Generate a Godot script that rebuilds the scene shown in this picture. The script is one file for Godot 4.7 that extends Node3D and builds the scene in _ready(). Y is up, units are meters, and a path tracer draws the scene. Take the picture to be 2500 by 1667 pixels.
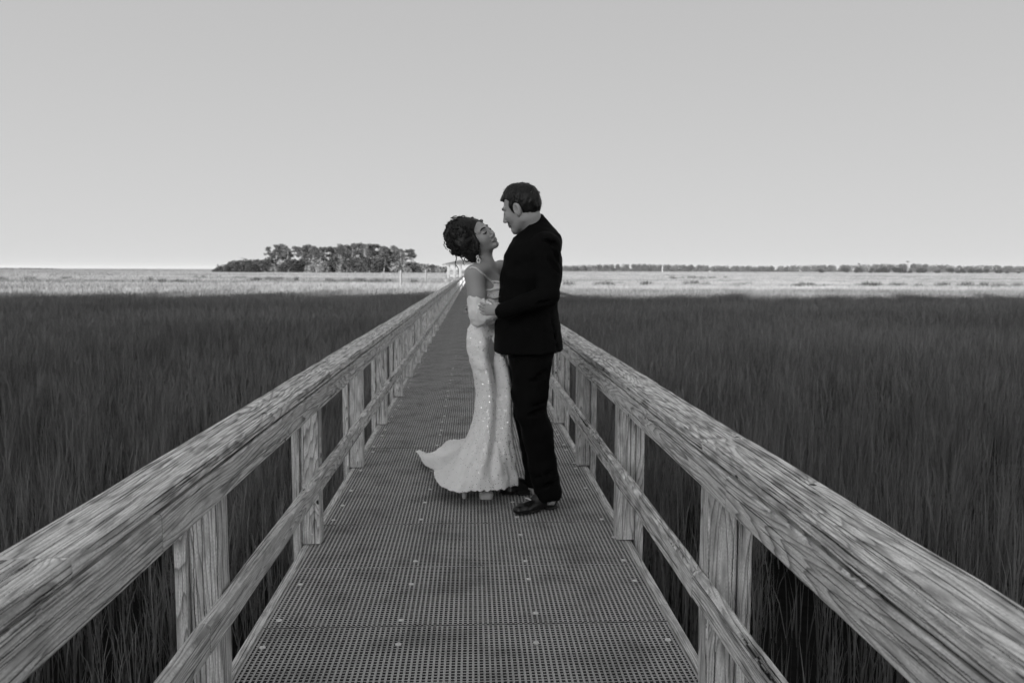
extends Node3D
# A couple embracing on a marsh boardwalk, in black and white. y up, metres. The boardwalk runs along -z.

const F := 1970.0            # focal length in pixels of the 2500 x 1667 photograph
const EYE := 1.334           # eye height above the deck
const MUD := -1.30           # marsh mud below the deck
const GRASS := 0.20         # base colour of the cordgrass, near and far alike
const TOP := -0.36           # mean height of the grass tops
var cam_pos := Vector3(0, EYE, 0)
var ray_basis := Basis()
var rng := RandomNumberGenerator.new()
var taken := {}
var M := {}

# ---------------------------------------------------------------- pixel rays
func aim() -> void:
	var p1 := Vector3((1153.0 - 1250.0) / F, -(658.0 - 833.5) / F, -1).normalized()
	var p2 := Vector3((2153.0 - 1250.0) / F, -(661.2 - 833.5) / F, -1).normalized()
	var yc := p2.cross(p1).normalized()
	if yc.y < 0: yc = -yc
	var zc := -p1
	var xc := yc.cross(zc).normalized()
	ray_basis = Basis(xc, yc, zc).transposed()

func pix(u: float, v: float, depth: float) -> Vector3:
	var w := ray_basis * Vector3((u - 1250.0) / F, -(v - 833.5) / F, -1.0)
	return cam_pos + w * (depth / -w.z)

func on_level(u: float, v: float, y: float) -> Vector3:
	var w := ray_basis * Vector3((u - 1250.0) / F, -(v - 833.5) / F, -1.0)
	return cam_pos + w * ((y - EYE) / w.y)

# ---------------------------------------------------------------- naming
func numbered(called: String) -> String:
	if not taken.has(called):
		taken[called] = 0
		return called
	taken[called] += 1
	return "%s_%03d" % [called, taken[called]]

func tag(o: Node, label: String, category := "", group := "", kind := "") -> void:
	if label: o.set_meta("label", label)
	if category: o.set_meta("category", category)
	if group: o.set_meta("group", group)
	if kind: o.set_meta("kind", kind)

func base(called: String, at := Vector3.ZERO) -> Node3D:
	var o := Node3D.new()
	o.name = numbered(called)
	add_child(o)
	o.position = at
	return o

func part(called: String, mesh: Mesh, mat: Material, parent: Node, at := Vector3.ZERO) -> MeshInstance3D:
	var o := MeshInstance3D.new()
	o.name = numbered(called) if parent == self else called
	o.mesh = mesh
	if mat: o.material_override = mat
	o.position = at
	parent.add_child(o, true)
	return o

# ---------------------------------------------------------------- mesh builder
class MB:
	var v := PackedVector3Array()
	var n := PackedVector3Array()
	var uv := PackedVector2Array()
	var col := PackedColorArray()
	var idx := PackedInt32Array()
	func vert(p: Vector3, nn: Vector3, t := Vector2.ZERO, c := Color.WHITE) -> int:
		v.append(p); n.append(nn); uv.append(t); col.append(c)
		return v.size() - 1
	func tri(a: int, b: int, c: int) -> void:
		var g := (v[c] - v[a]).cross(v[b] - v[a])
		if g.dot(n[a] + n[b] + n[c]) < 0.0:
			idx.append(a); idx.append(c); idx.append(b)
		else:
			idx.append(a); idx.append(b); idx.append(c)
	func quad(a: int, b: int, c: int, d: int) -> void:
		tri(a, b, c); tri(a, c, d)
	func flat(p: Array, c := Color.WHITE) -> void:
		var nn: Vector3 = (p[2] - p[0]).cross(p[1] - p[0]).normalized()
		var k := []
		for q in p: k.append(vert(q, nn, Vector2.ZERO, c))
		for i in range(1, p.size() - 1): tri(k[0], k[i], k[i + 1])
	func box(lo: Vector3, hi: Vector3, c := Color.WHITE, bottom := true, side := Color.WHITE) -> void:
		var s := [Vector3(0, 0, 1), Vector3(0, 0, -1), Vector3(1, 0, 0), Vector3(-1, 0, 0), Vector3(0, 1, 0), Vector3(0, -1, 0)]
		for f in 6:
			if f == 5 and not bottom: continue
			var nn: Vector3 = s[f]
			var a := Vector3(0, 1, 0) if absf(nn.y) < 0.5 else Vector3(0, 0, 1)
			var b := nn.cross(a)
			var m := (lo + hi) * 0.5
			var hs := (hi - lo) * 0.5
			var k := []
			for e in [[-1, -1], [1, -1], [1, 1], [-1, 1]]:
				var p: Vector3 = m + (nn + a * e[0] + b * e[1]) * hs
				k.append(vert(p, nn, Vector2(p.dot(b), p.dot(a)), c if f == 4 else side))
			quad(k[0], k[1], k[2], k[3])
	func tube(pts: Array, radii: Array, sides := 6, c := Color.WHITE, cap := true) -> void:
		var last := []
		var ref := Vector3(0.13, 0.9, 0.41)
		for i in pts.size():
			var d: Vector3 = (pts[mini(i + 1, pts.size() - 1)] - pts[maxi(i - 1, 0)]).normalized()
			var s := d.cross(ref).normalized()
			if s.length() < 0.5: s = Vector3.RIGHT
			ref = s.cross(d).normalized()
			var ring := []
			for k in sides:
				var a := TAU * k / sides
				var o := s * cos(a) + ref * sin(a)
				ring.append(vert(pts[i] + o * radii[i], o, Vector2(float(k) / sides, i), c))
			if i > 0:
				for k in sides:
					var k2 := (k + 1) % sides
					quad(last[k], last[k2], ring[k2], ring[k])
			elif cap:
				for k in range(1, sides - 1): tri(ring[0], ring[k], ring[k + 1])
			last = ring
		if cap:
			for k in range(1, sides - 1): tri(last[0], last[k], last[k + 1])
	func mesh() -> ArrayMesh:
		var a := []
		a.resize(Mesh.ARRAY_MAX)
		a[Mesh.ARRAY_VERTEX] = v
		a[Mesh.ARRAY_NORMAL] = n
		a[Mesh.ARRAY_TEX_UV] = uv
		a[Mesh.ARRAY_COLOR] = col
		a[Mesh.ARRAY_INDEX] = idx
		var m := ArrayMesh.new()
		m.add_surface_from_arrays(Mesh.PRIMITIVE_TRIANGLES, a)
		return m

# ---------------------------------------------------------------- distance field, meshed as surface nets
class Field:
	var o: Vector3
	var h: float
	var nx: int
	var ny: int
	var nz: int
	var d := PackedFloat32Array()
	func _init(lo: Vector3, hi: Vector3, cell: float) -> void:
		o = lo; h = cell
		nx = int((hi.x - lo.x) / cell) + 2
		ny = int((hi.y - lo.y) / cell) + 2
		nz = int((hi.z - lo.z) / cell) + 2
		d.resize(nx * ny * nz)
		d.fill(0.2)
	func span(lo: Vector3, hi: Vector3) -> Array:
		return [clampi(int((lo.x - o.x) / h), 0, nx), clampi(int((hi.x - o.x) / h) + 2, 0, nx), clampi(int((lo.y - o.y) / h), 0, ny), clampi(int((hi.y - o.y) / h) + 2, 0, ny), clampi(int((lo.z - o.z) / h), 0, nz), clampi(int((hi.z - o.z) / h) + 2, 0, nz)]
	func cap(a: Vector3, b: Vector3, ra: float, rb: float, k: float) -> void:
		var m := maxf(ra, rb) + k + 2.5 * h
		var s := span(Vector3(minf(a.x, b.x), minf(a.y, b.y), minf(a.z, b.z)) - Vector3.ONE * m, Vector3(maxf(a.x, b.x), maxf(a.y, b.y), maxf(a.z, b.z)) + Vector3.ONE * m)
		var ba := b - a
		var l2 := maxf(ba.length_squared(), 1e-9)
		for z in range(s[4], s[5]):
			for y in range(s[2], s[3]):
				var i: int = (z * ny + y) * nx + s[0]
				for x in range(s[0], s[1]):
					var q := Vector3(o.x + x * h, o.y + y * h, o.z + z * h) - a
					var t := clampf(q.dot(ba) / l2, 0.0, 1.0)
					var e := (q - ba * t).length() - ra - (rb - ra) * t
					var c := d[i]
					var w := k - absf(c - e)
					d[i] = minf(c, e) - (w * w / (4.0 * k) if w > 0.0 else 0.0)
					i += 1
	func ecap(a: Vector3, b: Vector3, sa: Vector2, sb: Vector2, axis: Vector3, k: float) -> void:
		var m := maxf(maxf(sa.x, sa.y), maxf(sb.x, sb.y)) + k + 2.5 * h
		var sp := span(Vector3(minf(a.x, b.x), minf(a.y, b.y), minf(a.z, b.z)) - Vector3.ONE * m, Vector3(maxf(a.x, b.x), maxf(a.y, b.y), maxf(a.z, b.z)) + Vector3.ONE * m)
		var l := maxf((b - a).length(), 1e-5)
		var dir := (b - a) / l
		var s := (axis - dir * axis.dot(dir)).normalized()
		var nn := dir.cross(s)
		for z in range(sp[4], sp[5]):
			for y in range(sp[2], sp[3]):
				var i: int = (z * ny + y) * nx + sp[0]
				for x in range(sp[0], sp[1]):
					var q := Vector3(o.x + x * h, o.y + y * h, o.z + z * h) - a
					var along := q.dot(dir)
					var t := clampf(along / l, 0.0, 1.0)
					var r := sa.lerp(sb, t)
					var mn := minf(r.x, r.y)
					var e := (Vector3(q.dot(s) / r.x, q.dot(nn) / r.y, (along - t * l) / mn).length() - 1.0) * mn
					var c := d[i]
					var w := k - absf(c - e)
					d[i] = minf(c, e) - (w * w / (4.0 * k) if w > 0.0 else 0.0)
					i += 1
	func ell(c0: Vector3, ax: Basis, r: Vector3, k: float, carve := false) -> void:
		var m := maxf(r.x, maxf(r.y, r.z)) + k + 2.5 * h
		var s := span(c0 - Vector3.ONE * m, c0 + Vector3.ONE * m)
		for z in range(s[4], s[5]):
			for y in range(s[2], s[3]):
				var i: int = (z * ny + y) * nx + s[0]
				for x in range(s[0], s[1]):
					var q := Vector3(o.x + x * h, o.y + y * h, o.z + z * h) - c0
					var p := Vector3(q.dot(ax.x), q.dot(ax.y), q.dot(ax.z)) / r
					var k0 := p.length()
					var k1 := (p / r).length()
					var e := k0 * (k0 - 1.0) / k1 if k1 > 1e-6 else -minf(r.x, minf(r.y, r.z))
					var c := d[i]
					if carve:
						e = -e
						var w2 := k - absf(c - e)
						d[i] = maxf(c, e) + (w2 * w2 / (4.0 * k) if w2 > 0.0 else 0.0)
					else:
						var w := k - absf(c - e)
						d[i] = minf(c, e) - (w * w / (4.0 * k) if w > 0.0 else 0.0)
					i += 1
	func cut(p0: Vector3, nn: Vector3) -> void:      # takes away what lies on nn's side of the plane
		for z in nz:
			for y in ny:
				var i := (z * ny + y) * nx
				for x in nx:
					d[i] = maxf(d[i], (Vector3(o.x + x * h, o.y + y * h, o.z + z * h) - p0).dot(nn))
					i += 1
	func rough(noise: FastNoiseLite, amount: float, stretch := Vector3.ONE) -> void:
		for z in nz:
			for y in ny:
				var i := (z * ny + y) * nx
				for x in nx:
					if absf(d[i]) < amount * 2.0 + 3.0 * h:
						d[i] += amount * noise.get_noise_3d((o.x + x * h) * stretch.x, (o.y + y * h) * stretch.y, (o.z + z * h) * stretch.z)
					i += 1
	func at(p: Vector3) -> float:
		var q := (p - o) / h
		var x := int(q.x)
		var y := int(q.y)
		var z := int(q.z)
		if q.x < 0 or q.y < 0 or q.z < 0 or x >= nx - 1 or y >= ny - 1 or z >= nz - 1: return 0.2
		var f := q - Vector3(x, y, z)
		var i := (z * ny + y) * nx + x
		var j := i + nx * ny
		return lerpf(lerpf(lerpf(d[i], d[i + 1], f.x), lerpf(d[i + nx], d[i + nx + 1], f.x), f.y), lerpf(lerpf(d[j], d[j + 1], f.x), lerpf(d[j + nx], d[j + nx + 1], f.x), f.y), f.z)
	func hit(from: Vector3, dir: Vector3, reach: float) -> Vector3:
		var t := 0.0
		while t < reach:
			var e := at(from + dir * t)
			if e < 0.0005: return from + dir * t
			t += clampf(e * 0.8, h * 0.3, 0.05)
		return Vector3.INF
	func net(mb: MB, tint: Callable) -> void:
		var cells := PackedInt32Array()
		cells.resize(d.size())
		cells.fill(-1)
		var made := PackedInt32Array()
		var sx := nx
		var sz := nx * ny
		var off := [0, 1, sx, sx + 1, sz, sz + 1, sz + sx, sz + sx + 1]
		var edges := [[0, 1], [2, 3], [4, 5], [6, 7], [0, 2], [1, 3], [4, 6], [5, 7], [0, 4], [1, 5], [2, 6], [3, 7]]
		var lim := 2.2 * h
		for z in nz - 1:
			for y in ny - 1:
				var i := (z * ny + y) * nx - 1
				for x in nx - 1:
					i += 1
					if absf(d[i]) > lim: continue
					var e := [d[i], d[i + 1], d[i + sx], d[i + sx + 1], d[i + sz], d[i + sz + 1], d[i + sz + sx], d[i + sz + sx + 1]]
					var inside := 0
					for q in 8:
						if e[q] < 0.0: inside += 1
					if inside == 0 or inside == 8: continue
					var sum := Vector3.ZERO
					var count := 0
					for pr in edges:
						var a: float = e[pr[0]]
						var b: float = e[pr[1]]
						if (a < 0.0) != (b < 0.0):
							var t := a / (a - b)
							var pa := Vector3(pr[0] & 1, (pr[0] >> 1) & 1, pr[0] >> 2)
							var pb := Vector3(pr[1] & 1, (pr[1] >> 1) & 1, pr[1] >> 2)
							sum += pa.lerp(pb, t)
							count += 1
					var p := o + (Vector3(x, y, z) + sum / count) * h
					var g := Vector3(e[1] + e[3] + e[5] + e[7] - e[0] - e[2] - e[4] - e[6], e[2] + e[3] + e[6] + e[7] - e[0] - e[1] - e[4] - e[5], e[4] + e[5] + e[6] + e[7] - e[0] - e[1] - e[2] - e[3]).normalized()
					cells[i] = mb.vert(p, g, Vector2(p.x, p.y), tint.call(p))
					made.append(i)
		for i in made:
			var neg := d[i] < 0.0
			for ax in 3:
				var st: int = [1, sx, sz][ax]
				if (d[i + st] < 0.0) == neg: continue
				var s1: int = [sx, sz, 1][ax]
				var s2: int = [sz, 1, sx][ax]
				if i - s1 - s2 < 0: continue
				var a := cells[i]
				var b := cells[i - s1]
				var c := cells[i - s1 - s2]
				var e2 := cells[i - s2]
				if a < 0 or b < 0 or c < 0 or e2 < 0: continue
				mb.quad(a, b, c, e2)

# ---------------------------------------------------------------- materials
func plain(lin: float, rough := 0.8, metal := 0.0) -> StandardMaterial3D:
	var m := StandardMaterial3D.new()
	m.albedo_color = Color(lin, lin, lin).linear_to_srgb()
	m.roughness = rough
	m.metallic = metal
	return m

func tinted(rough := 0.8, spec := 0.5) -> StandardMaterial3D:
	var m := StandardMaterial3D.new()
	m.vertex_color_use_as_albedo = true
	m.roughness = rough
	m.metallic_specular = spec
	return m

func noise(freq: float, seed_: int, octaves := 3, kind := FastNoiseLite.TYPE_SIMPLEX_SMOOTH) -> FastNoiseLite:
	var n := FastNoiseLite.new()
	n.noise_type = kind
	n.seed = seed_
	n.frequency = freq
	n.fractal_octaves = octaves
	return n

func noise_bytes(w: int, h: int, freq: float, seed_: int, big_w: int, big_h: int, octaves := 3) -> PackedByteArray:
	var im := noise(freq, seed_, octaves).get_image(w, h)
	im.convert(Image.FORMAT_L8)
	im.resize(big_w, big_h, Image.INTERPOLATE_CUBIC)
	return im.get_data()

# Wood sawn from a log: four faces of 0.15 m one above the other, 3.2 m long. Growth rings, knots, checks along the grain, dark weather stains.
func wood(seed_: int, light: float, dark: float, stain: float, checks: int, knots: int) -> Image:
	var w := 2048
	var h := 512
	var r := RandomNumberGenerator.new()
	r.seed = seed_
	var wob := noise_bytes(48, 96, 0.09, seed_, w, h)
	var fib := noise_bytes(96, 512, 0.35, seed_ + 1, w, h, 4)
	var blot := noise_bytes(200, 160, 0.09, seed_ + 2, w, h, 4)
	var fine := noise_bytes(1024, 512, 0.3, seed_ + 3, w, h, 2)
	var out := PackedByteArray()
	out.resize(w * h)
	for s in 4:
		var y0 := r.randf_range(0.03, 0.12)
		var z0 := r.randf_range(-0.01, 0.035)
		var slope := r.randf_range(0.008, 0.02) * (1.0 if r.randf() < 0.5 else -1.0)
		var ring := r.randf_range(0.006, 0.0095)
		var ph := r.randf() * TAU
		var kn := []
		for k in knots: kn.append([r.randf_range(0.1, 3.1), r.randf_range(0.02, 0.13), r.randf_range(0.006, 0.014)])
		for i in w:
			var x := i * 3.2 / w
			var zc := z0 + slope * x + 0.010 * sin(x * 2.1 + ph) + 0.004 * sin(x * 6.3 + ph * 2.0)
			var yc := y0 + 0.012 * sin(x * 0.9 + ph)
			var near := []
			for k in kn:
				if absf(k[0] - x) < 0.16: near.append(k)
			for j in 128:
				var p := (s * 128 + j) * w + i
				var y := j * 0.15 / 128.0
				var dy := y - yc
				var rad := sqrt(dy * dy + zc * zc * 2.0) + (wob[p] - 128) * 0.000055
				var knot := 0.0
				for k in near:
					var ex: float = (x - k[0]) * 0.45
					var ey: float = y - k[1]
					var q: float = sqrt(ex * ex + ey * ey) / k[2]
					if q < 6.0: rad += 0.014 * exp(-q * q * 0.14)
					var q2: float = sqrt(pow((x - k[0]) * 0.8, 2) + ey * ey) / k[2]
					if q2 < 1.0: knot = maxf(knot, minf(1.0, (1.0 - q2) * 3.0))
				var f := fposmod(rad / ring, 1.0)
				var late := pow(f, 4.0) if f < 0.92 else (1.0 - f) * 9.0
				var g := lerpf(light, dark, late)
				g *= 1.0 + (fib[p] - 128) * 0.0016 + (fine[p] - 128) * 0.0010
				var st := (blot[p] - 128) / 128.0 + (fib[p] - 128) * 0.0055 + (fine[p] - 128) * 0.002
				if st > 0.10: g *= 1.0 - stain * minf(1.0, (st - 0.10) * 1.9)
				g = lerpf(g, dark * 0.55, knot)
				out[p] = clampi(int(g * 255.0), 4, 250)
	for c in checks:
		var s := r.randi() % 4
		var y := r.randf_range(6, 122)
		var x0 := r.randi() % (w - 200)
		var ln := r.randi_range(60, 520)
		var deep := r.randf_range(0.35, 0.9)
		for i in ln:
			if x0 + i >= w: break
			y += r.randf_range(-0.22, 0.22)
			var yy := s * 128 + clampi(int(y), 1, 126)
			var p := yy * w + x0 + i
			var fade := minf(1.0, minf(i, ln - i) / 30.0) * deep
			out[p] = int(out[p] * (1.0 - fade))
			out[p + w] = int(out[p + w] * (1.0 - fade * 0.4))
	return Image.create_from_data(w, h, false, Image.FORMAT_L8, out)

func wood_material(im: Image, relief: float) -> StandardMaterial3D:
	var m := StandardMaterial3D.new()
	var t := im.duplicate()
	t.convert(Image.FORMAT_RGB8)
	var tex := ImageTexture.create_from_image(t)
	m.albedo_texture = tex
	m.heightmap_enabled = true
	m.heightmap_texture = tex
	m.heightmap_scale = relief
	m.roughness = 0.85
	m.metallic_specular = 0.15
	return m

func speckle(lo: float, hi: float, freq: float, seed_: int, size := 512, octaves := 4) -> ImageTexture:
	var n := noise(freq, seed_, octaves)
	var im := n.get_seamless_image(size, size)
	im.convert(Image.FORMAT_L8)
	var b := im.get_data()
	for i in b.size():
		b[i] = clampi(int(255.0 * lerpf(lo, hi, b[i] / 255.0)), 0, 255)
	var o := Image.create_from_data(size, size, false, Image.FORMAT_L8, b)
	o.convert(Image.FORMAT_RGB8)
	return ImageTexture.create_from_image(o)

func grit(seed_: int) -> ImageTexture:      # moulded grating with grit and trodden dirt
	var n := 1024
	var fine := noise(0.33, seed_, 3).get_seamless_image(n, n)
	fine.convert(Image.FORMAT_L8)
	var dirt := noise(0.005, seed_ + 1, 6).get_seamless_image(n, n)
	dirt.convert(Image.FORMAT_L8)
	var a := fine.get_data()
	var b := dirt.get_data()
	for i in a.size():
		var g := 0.42 + 0.52 * a[i] / 255.0
		var d := b[i] / 255.0
		if d > 0.5: g *= 1.0 - 0.16 * minf(1.0, (d - 0.5) * 2.5)
		a[i] = int(g * 255.0)
	var o := Image.create_from_data(n, n, false, Image.FORMAT_L8, a)
	o.convert(Image.FORMAT_RGB8)
	return ImageTexture.create_from_image(o)

func triplanar(tex: Texture2D, scale: float, rough := 0.85, relief := 0.0) -> StandardMaterial3D:
	var m := StandardMaterial3D.new()
	m.albedo_texture = tex
	m.uv1_triplanar = true
	m.uv1_world_triplanar = true
	m.uv1_scale = Vector3.ONE * scale
	m.roughness = rough
	m.metallic_specular = 0.12
	if relief > 0.0:
		m.heightmap_enabled = true
		m.heightmap_texture = tex
		m.heightmap_scale = relief
	return m

# ---------------------------------------------------------------- timber
# A sawn timber from a to b: w wide (along side), t thick (along up), eased edges, slightly uneven.
func beam(a: Vector3, b: Vector3, up: Vector3, w: float, t: float, ease_ := 0.004, uneven := 0.0012, segs := 10) -> ArrayMesh:
	var mb := MB.new()
	var l := (b - a).length()
	var dir := (b - a) / l
	var side := dir.cross(up).normalized()
	var u2 := side.cross(dir).normalized()
	var hw := w * 0.5
	var ht := t * 0.5
	var e := ease_
	var pts := [Vector2(hw, -ht + e), Vector2(hw, ht - e), Vector2(hw - e, ht), Vector2(-hw + e, ht), Vector2(-hw, ht - e), Vector2(-hw, -ht + e), Vector2(-hw + e, -ht), Vector2(hw - e, -ht)]
	var nz := noise(2.2, rng.randi() % 1000, 2)
	var u0 := rng.randf_range(0.0, maxf(0.0, 3.15 - l))
	var rows := []
	for i in segs + 1:
		var s := l * i / segs
		var row := []
		for k in 8:
			var q: Vector2 = pts[k] * (1.0 + (uneven / maxf(0.01, pts[k].length())) * nz.get_noise_2d(s * 1.5, k * 3.7) * 2.0)
			row.append(a + dir * s + side * q.x + u2 * q.y)
		rows.append(row)
	var strip := []
	for k in 4: strip.append([rng.randi() % 4, rng.randf()])
	for k in 8:
		var k2 := (k + 1) % 8
		var m: Vector2 = pts[k] + pts[k2]
		var nn2: Vector2 = (pts[k2] - pts[k]).orthogonal().normalized()
		if nn2.dot(m) < 0: nn2 = -nn2
		var nn := side * nn2.x + u2 * nn2.y
		var face := int(k / 2)
		var wide: float = (pts[k2] - pts[k]).length()
		if k % 2 == 1: wide = 0.004
		var v0: float = (strip[face][0] * 0.15 + 0.002 + strip[face][1] * maxf(0.0, 0.146 - wide)) / 0.6
		var last := []
		for i in segs + 1:
			var uu := (u0 + l * i / segs) / 3.2
			var n1: Vector3 = nn
			if k % 2 == 0:
				n1 = nn
			var p := [mb.vert(rows[i][k], n1, Vector2(uu, v0)), mb.vert(rows[i][k2], n1, Vector2(uu, v0 + wide / 0.6))]
			if i > 0: mb.quad(last[0], last[1], p[1], p[0])
			last = p
	for en in 2:
		var row: Array = rows[0] if en == 0 else rows[segs]
		var nn: Vector3 = -dir if en == 0 else dir
		var k := []
		for q in 8: k.append(mb.vert(row[q], nn, Vector2(0.02 + pts[q].x * 0.1, 0.05 + pts[q].y)))
		for q in range(1, 7): mb.tri(k[0], k[q], k[q + 1])
	return mb.mesh()

func copy_of(o: Node3D) -> Node3D:
	var c: Node3D = o.duplicate()
	c.name = numbered(String(o.get_meta("kindname", o.name)))
	add_child(c)
	return c

# ================================================================ scene
func _ready() -> void:
	rng.seed = 20231
	aim()
	# camera
	var cam := Camera3D.new()
	cam.name = "camera"
	add_child(cam)
	var lens := CameraAttributesPhysical.new()
	lens.frustum_focal_length = 24.0 * F / 1667.0
	lens.frustum_far = 9000.0
	lens.frustum_near = 0.05
	lens.frustum_focus_distance = 2.6
	lens.exposure_aperture = 5.6
	cam.attributes = lens
	cam.fov = rad_to_deg(2.0 * atan(833.5 / F))
	cam.near = 0.05
	cam.far = 9000.0
	cam.transform = Transform3D(ray_basis, cam_pos)
	cam.current = true
	# sky and exposure
	var sky := ProceduralSkyMaterial.new()
	sky.sky_top_color = Color(0.160, 0.160, 0.160).linear_to_srgb()
	sky.sky_horizon_color = Color(0.262, 0.262, 0.262).linear_to_srgb()
	sky.sky_curve = 0.25
	sky.ground_bottom_color = Color(0.1, 0.1, 0.1).linear_to_srgb()
	sky.ground_horizon_color = Color(0.3, 0.3, 0.3).linear_to_srgb()
	sky.sun_angle_max = 60.0
	sky.sun_curve = 0.42
	var env := Environment.new()
	env.background_mode = Environment.BG_SKY
	env.sky = Sky.new()
	env.sky.sky_material = sky
	env.tonemap_mode = Environment.TONE_MAPPER_LINEAR
	env.tonemap_exposure = 2.6
	env.fog_enabled = true
	env.fog_density = 0.00004
	env.fog_light_color = Color(0.8, 0.8, 0.8)
	env.sdfgi_enabled = true
	env.ssao_enabled = true
	env.ssil_enabled = true
	var we := WorldEnvironment.new()
	we.name = "environment"
	we.environment = env
	add_child(we)
	# low sun behind the wood, from the left
	var sun := DirectionalLight3D.new()
	sun.name = "sun"
	sun.light_energy = 1.6
	sun.light_angular_distance = 0.5
	sun.shadow_enabled = true
	add_child(sun)
	var az := deg_to_rad(23.0)
	var el := deg_to_rad(4.5)
	sun.look_at_from_position(Vector3.ZERO, Vector3(sin(az) * cos(el), -sin(el), -cos(az) * cos(el)))

	make_materials()
	make_ground()
	make_boardwalk()
	make_railing(-1.0)
	make_railing(1.0)
	make_shelter()
	make_trees()
	make_shade_wood()
	make_man()
	make_woman()
	make_grass()
	make_small_things()

func make_materials() -> void:
	M.wood_a = wood_material(wood(11, 0.84, 0.42, 0.20, 150, 2), 0.08)
	M.wood_b = wood_material(wood(23, 0.88, 0.52, 0.28, 420, 2), 0.12)
	M.grating = triplanar(grit(5), 0.55, 0.8, 0.0)
	M.grating.vertex_color_use_as_albedo = true
	M.mud = triplanar(speckle(0.05, 0.12, 0.03, 8), 0.7, 0.6, 0.0)
	M.steel = plain(0.62, 0.45, 0.15)
	M.hole = plain(0.03, 0.8)
	M.bark = plain(0.16, 0.9)
	M.leaf = tinted(0.85, 0.1)
	M.grass = tinted(0.8, 0.12)
	M.skin = tinted(0.5, 0.4)
	M.hair = tinted(0.45, 0.4)
	M.white = plain(0.12, 0.6)

func make_ground() -> void:
	var g := PlaneMesh.new()
	g.size = Vector2(9000, 9000)
	var o := part("ground", g, M.mud, self, Vector3(0, MUD, -2000))
	tag(o, "dark marsh mud under the grass", "", "", "structure")

# ---------------------------------------------------------------- boardwalk deck
const DECK_L := -0.780
const DECK_R := 0.744
const FAR_END := 131.0

func make_boardwalk() -> void:
	var deck := base("boardwalk")
	tag(deck, "straight boardwalk of open grating panels with timber edge boards crossing the marsh", "", "", "structure")
	var pitch := 0.61
	var wide := DECK_R - DECK_L
	var cols := 80
	var rows := 32
	var hole_shade := Color(0.16, 0.16, 0.16)          # shade of the holes painted onto the bar sides; tops keep their pale grit
	var variants := []
	for q in 4:
		var mb := MB.new()
		var r := RandomNumberGenerator.new()
		r.seed = 40 + q
		for c in cols + 1:                                        # bars along the walk
			var x := DECK_L + wide * c / cols
			var hw := 0.0040
			if c == 0: x += hw
			if c == cols: x -= hw
			var ax := r.randf_range(-0.0006, 0.0006)
			mb.box(Vector3(x - hw + ax, -0.036, -pitch + 0.002), Vector3(x + hw + ax, r.randf_range(-0.001, 0.0008), -0.002), Color.WHITE, false, hole_shade)
		for k in rows + 1:                                        # bars across, a little lower
			var z := -0.006 - (pitch - 0.012) * k / rows
			mb.box(Vector3(DECK_L + 0.001, -0.025, z - 0.0034), Vector3(DECK_R - 0.001, -0.0022 + r.randf_range(-0.0008, 0.0006), z + 0.0034), Color.WHITE, false, hole_shade)
		variants.append(mb.mesh())
	var washer := MB.new()
	for k in 14:
		var a := TAU * k / 14
		var b := TAU * (k + 1) / 14
		var va := Vector3(cos(a), 0, sin(a))
		var vb := Vector3(cos(b), 0, sin(b))
		washer.flat([Vector3(0, 0.0032, 0) + va * 0.004, Vector3(0, 0.0034, 0) + va * 0.0105, Vector3(0, 0.0034, 0) + vb * 0.0105, Vector3(0, 0.0032, 0) + vb * 0.004])
		washer.flat([va * 0.0118, Vector3(0, 0.0034, 0) + va * 0.0105, Vector3(0, 0.0034, 0) + vb * 0.0105, vb * 0.0118])
		washer.flat([Vector3(0, 0.0032, 0) + va * 0.004, Vector3(0, 0.0005, 0), Vector3(0, 0.0032, 0) + vb * 0.004])
	var screw := washer.mesh()
	var z0 := 4.16 - pitch * 11.0
	var n := int((FAR_END - z0) / pitch)
	for i in n:
		var zn := z0 + i * pitch
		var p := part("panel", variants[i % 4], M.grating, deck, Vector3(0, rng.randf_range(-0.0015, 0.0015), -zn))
		if zn > 1.0 and zn < 12.5:
			for row in 2:
				var dz := -0.06 if row == 0 else -pitch * rng.randf_range(0.55, 0.92)
				for x in [DECK_L + 0.045, -0.265, 0.235, DECK_R - 0.045]:
					if rng.randf() < 0.16: continue
					part("screw", screw, M.steel, p, Vector3(x + rng.randf_range(-0.01, 0.01), 0.0012, dz + rng.randf_range(-0.03, 0.03)))
	# edge boards, stringers and cross beams
	for s in [-1.0, 1.0]:
		var x: float = (DECK_L - 0.0245) if s < 0 else (DECK_R + 0.0245)
		var z := -3.0
		while z < FAR_END:
			var e := minf(z + 3.05, FAR_END)
			part("edge_board", beam(Vector3(x, -0.073, -z), Vector3(x, -0.073, -e + 0.003), Vector3.UP, 0.038, 0.14, 0.004, 0.001, 6), M.wood_a, deck)
			z = e
	for x in [-0.68, -0.02, 0.64]:
		part("stringer", beam(Vector3(x, -0.125, 3.0), Vector3(x, -0.125, -FAR_END), Vector3.UP, 0.05, 0.19, 0.003, 0.0, 2), M.wood_a, deck)

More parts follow.
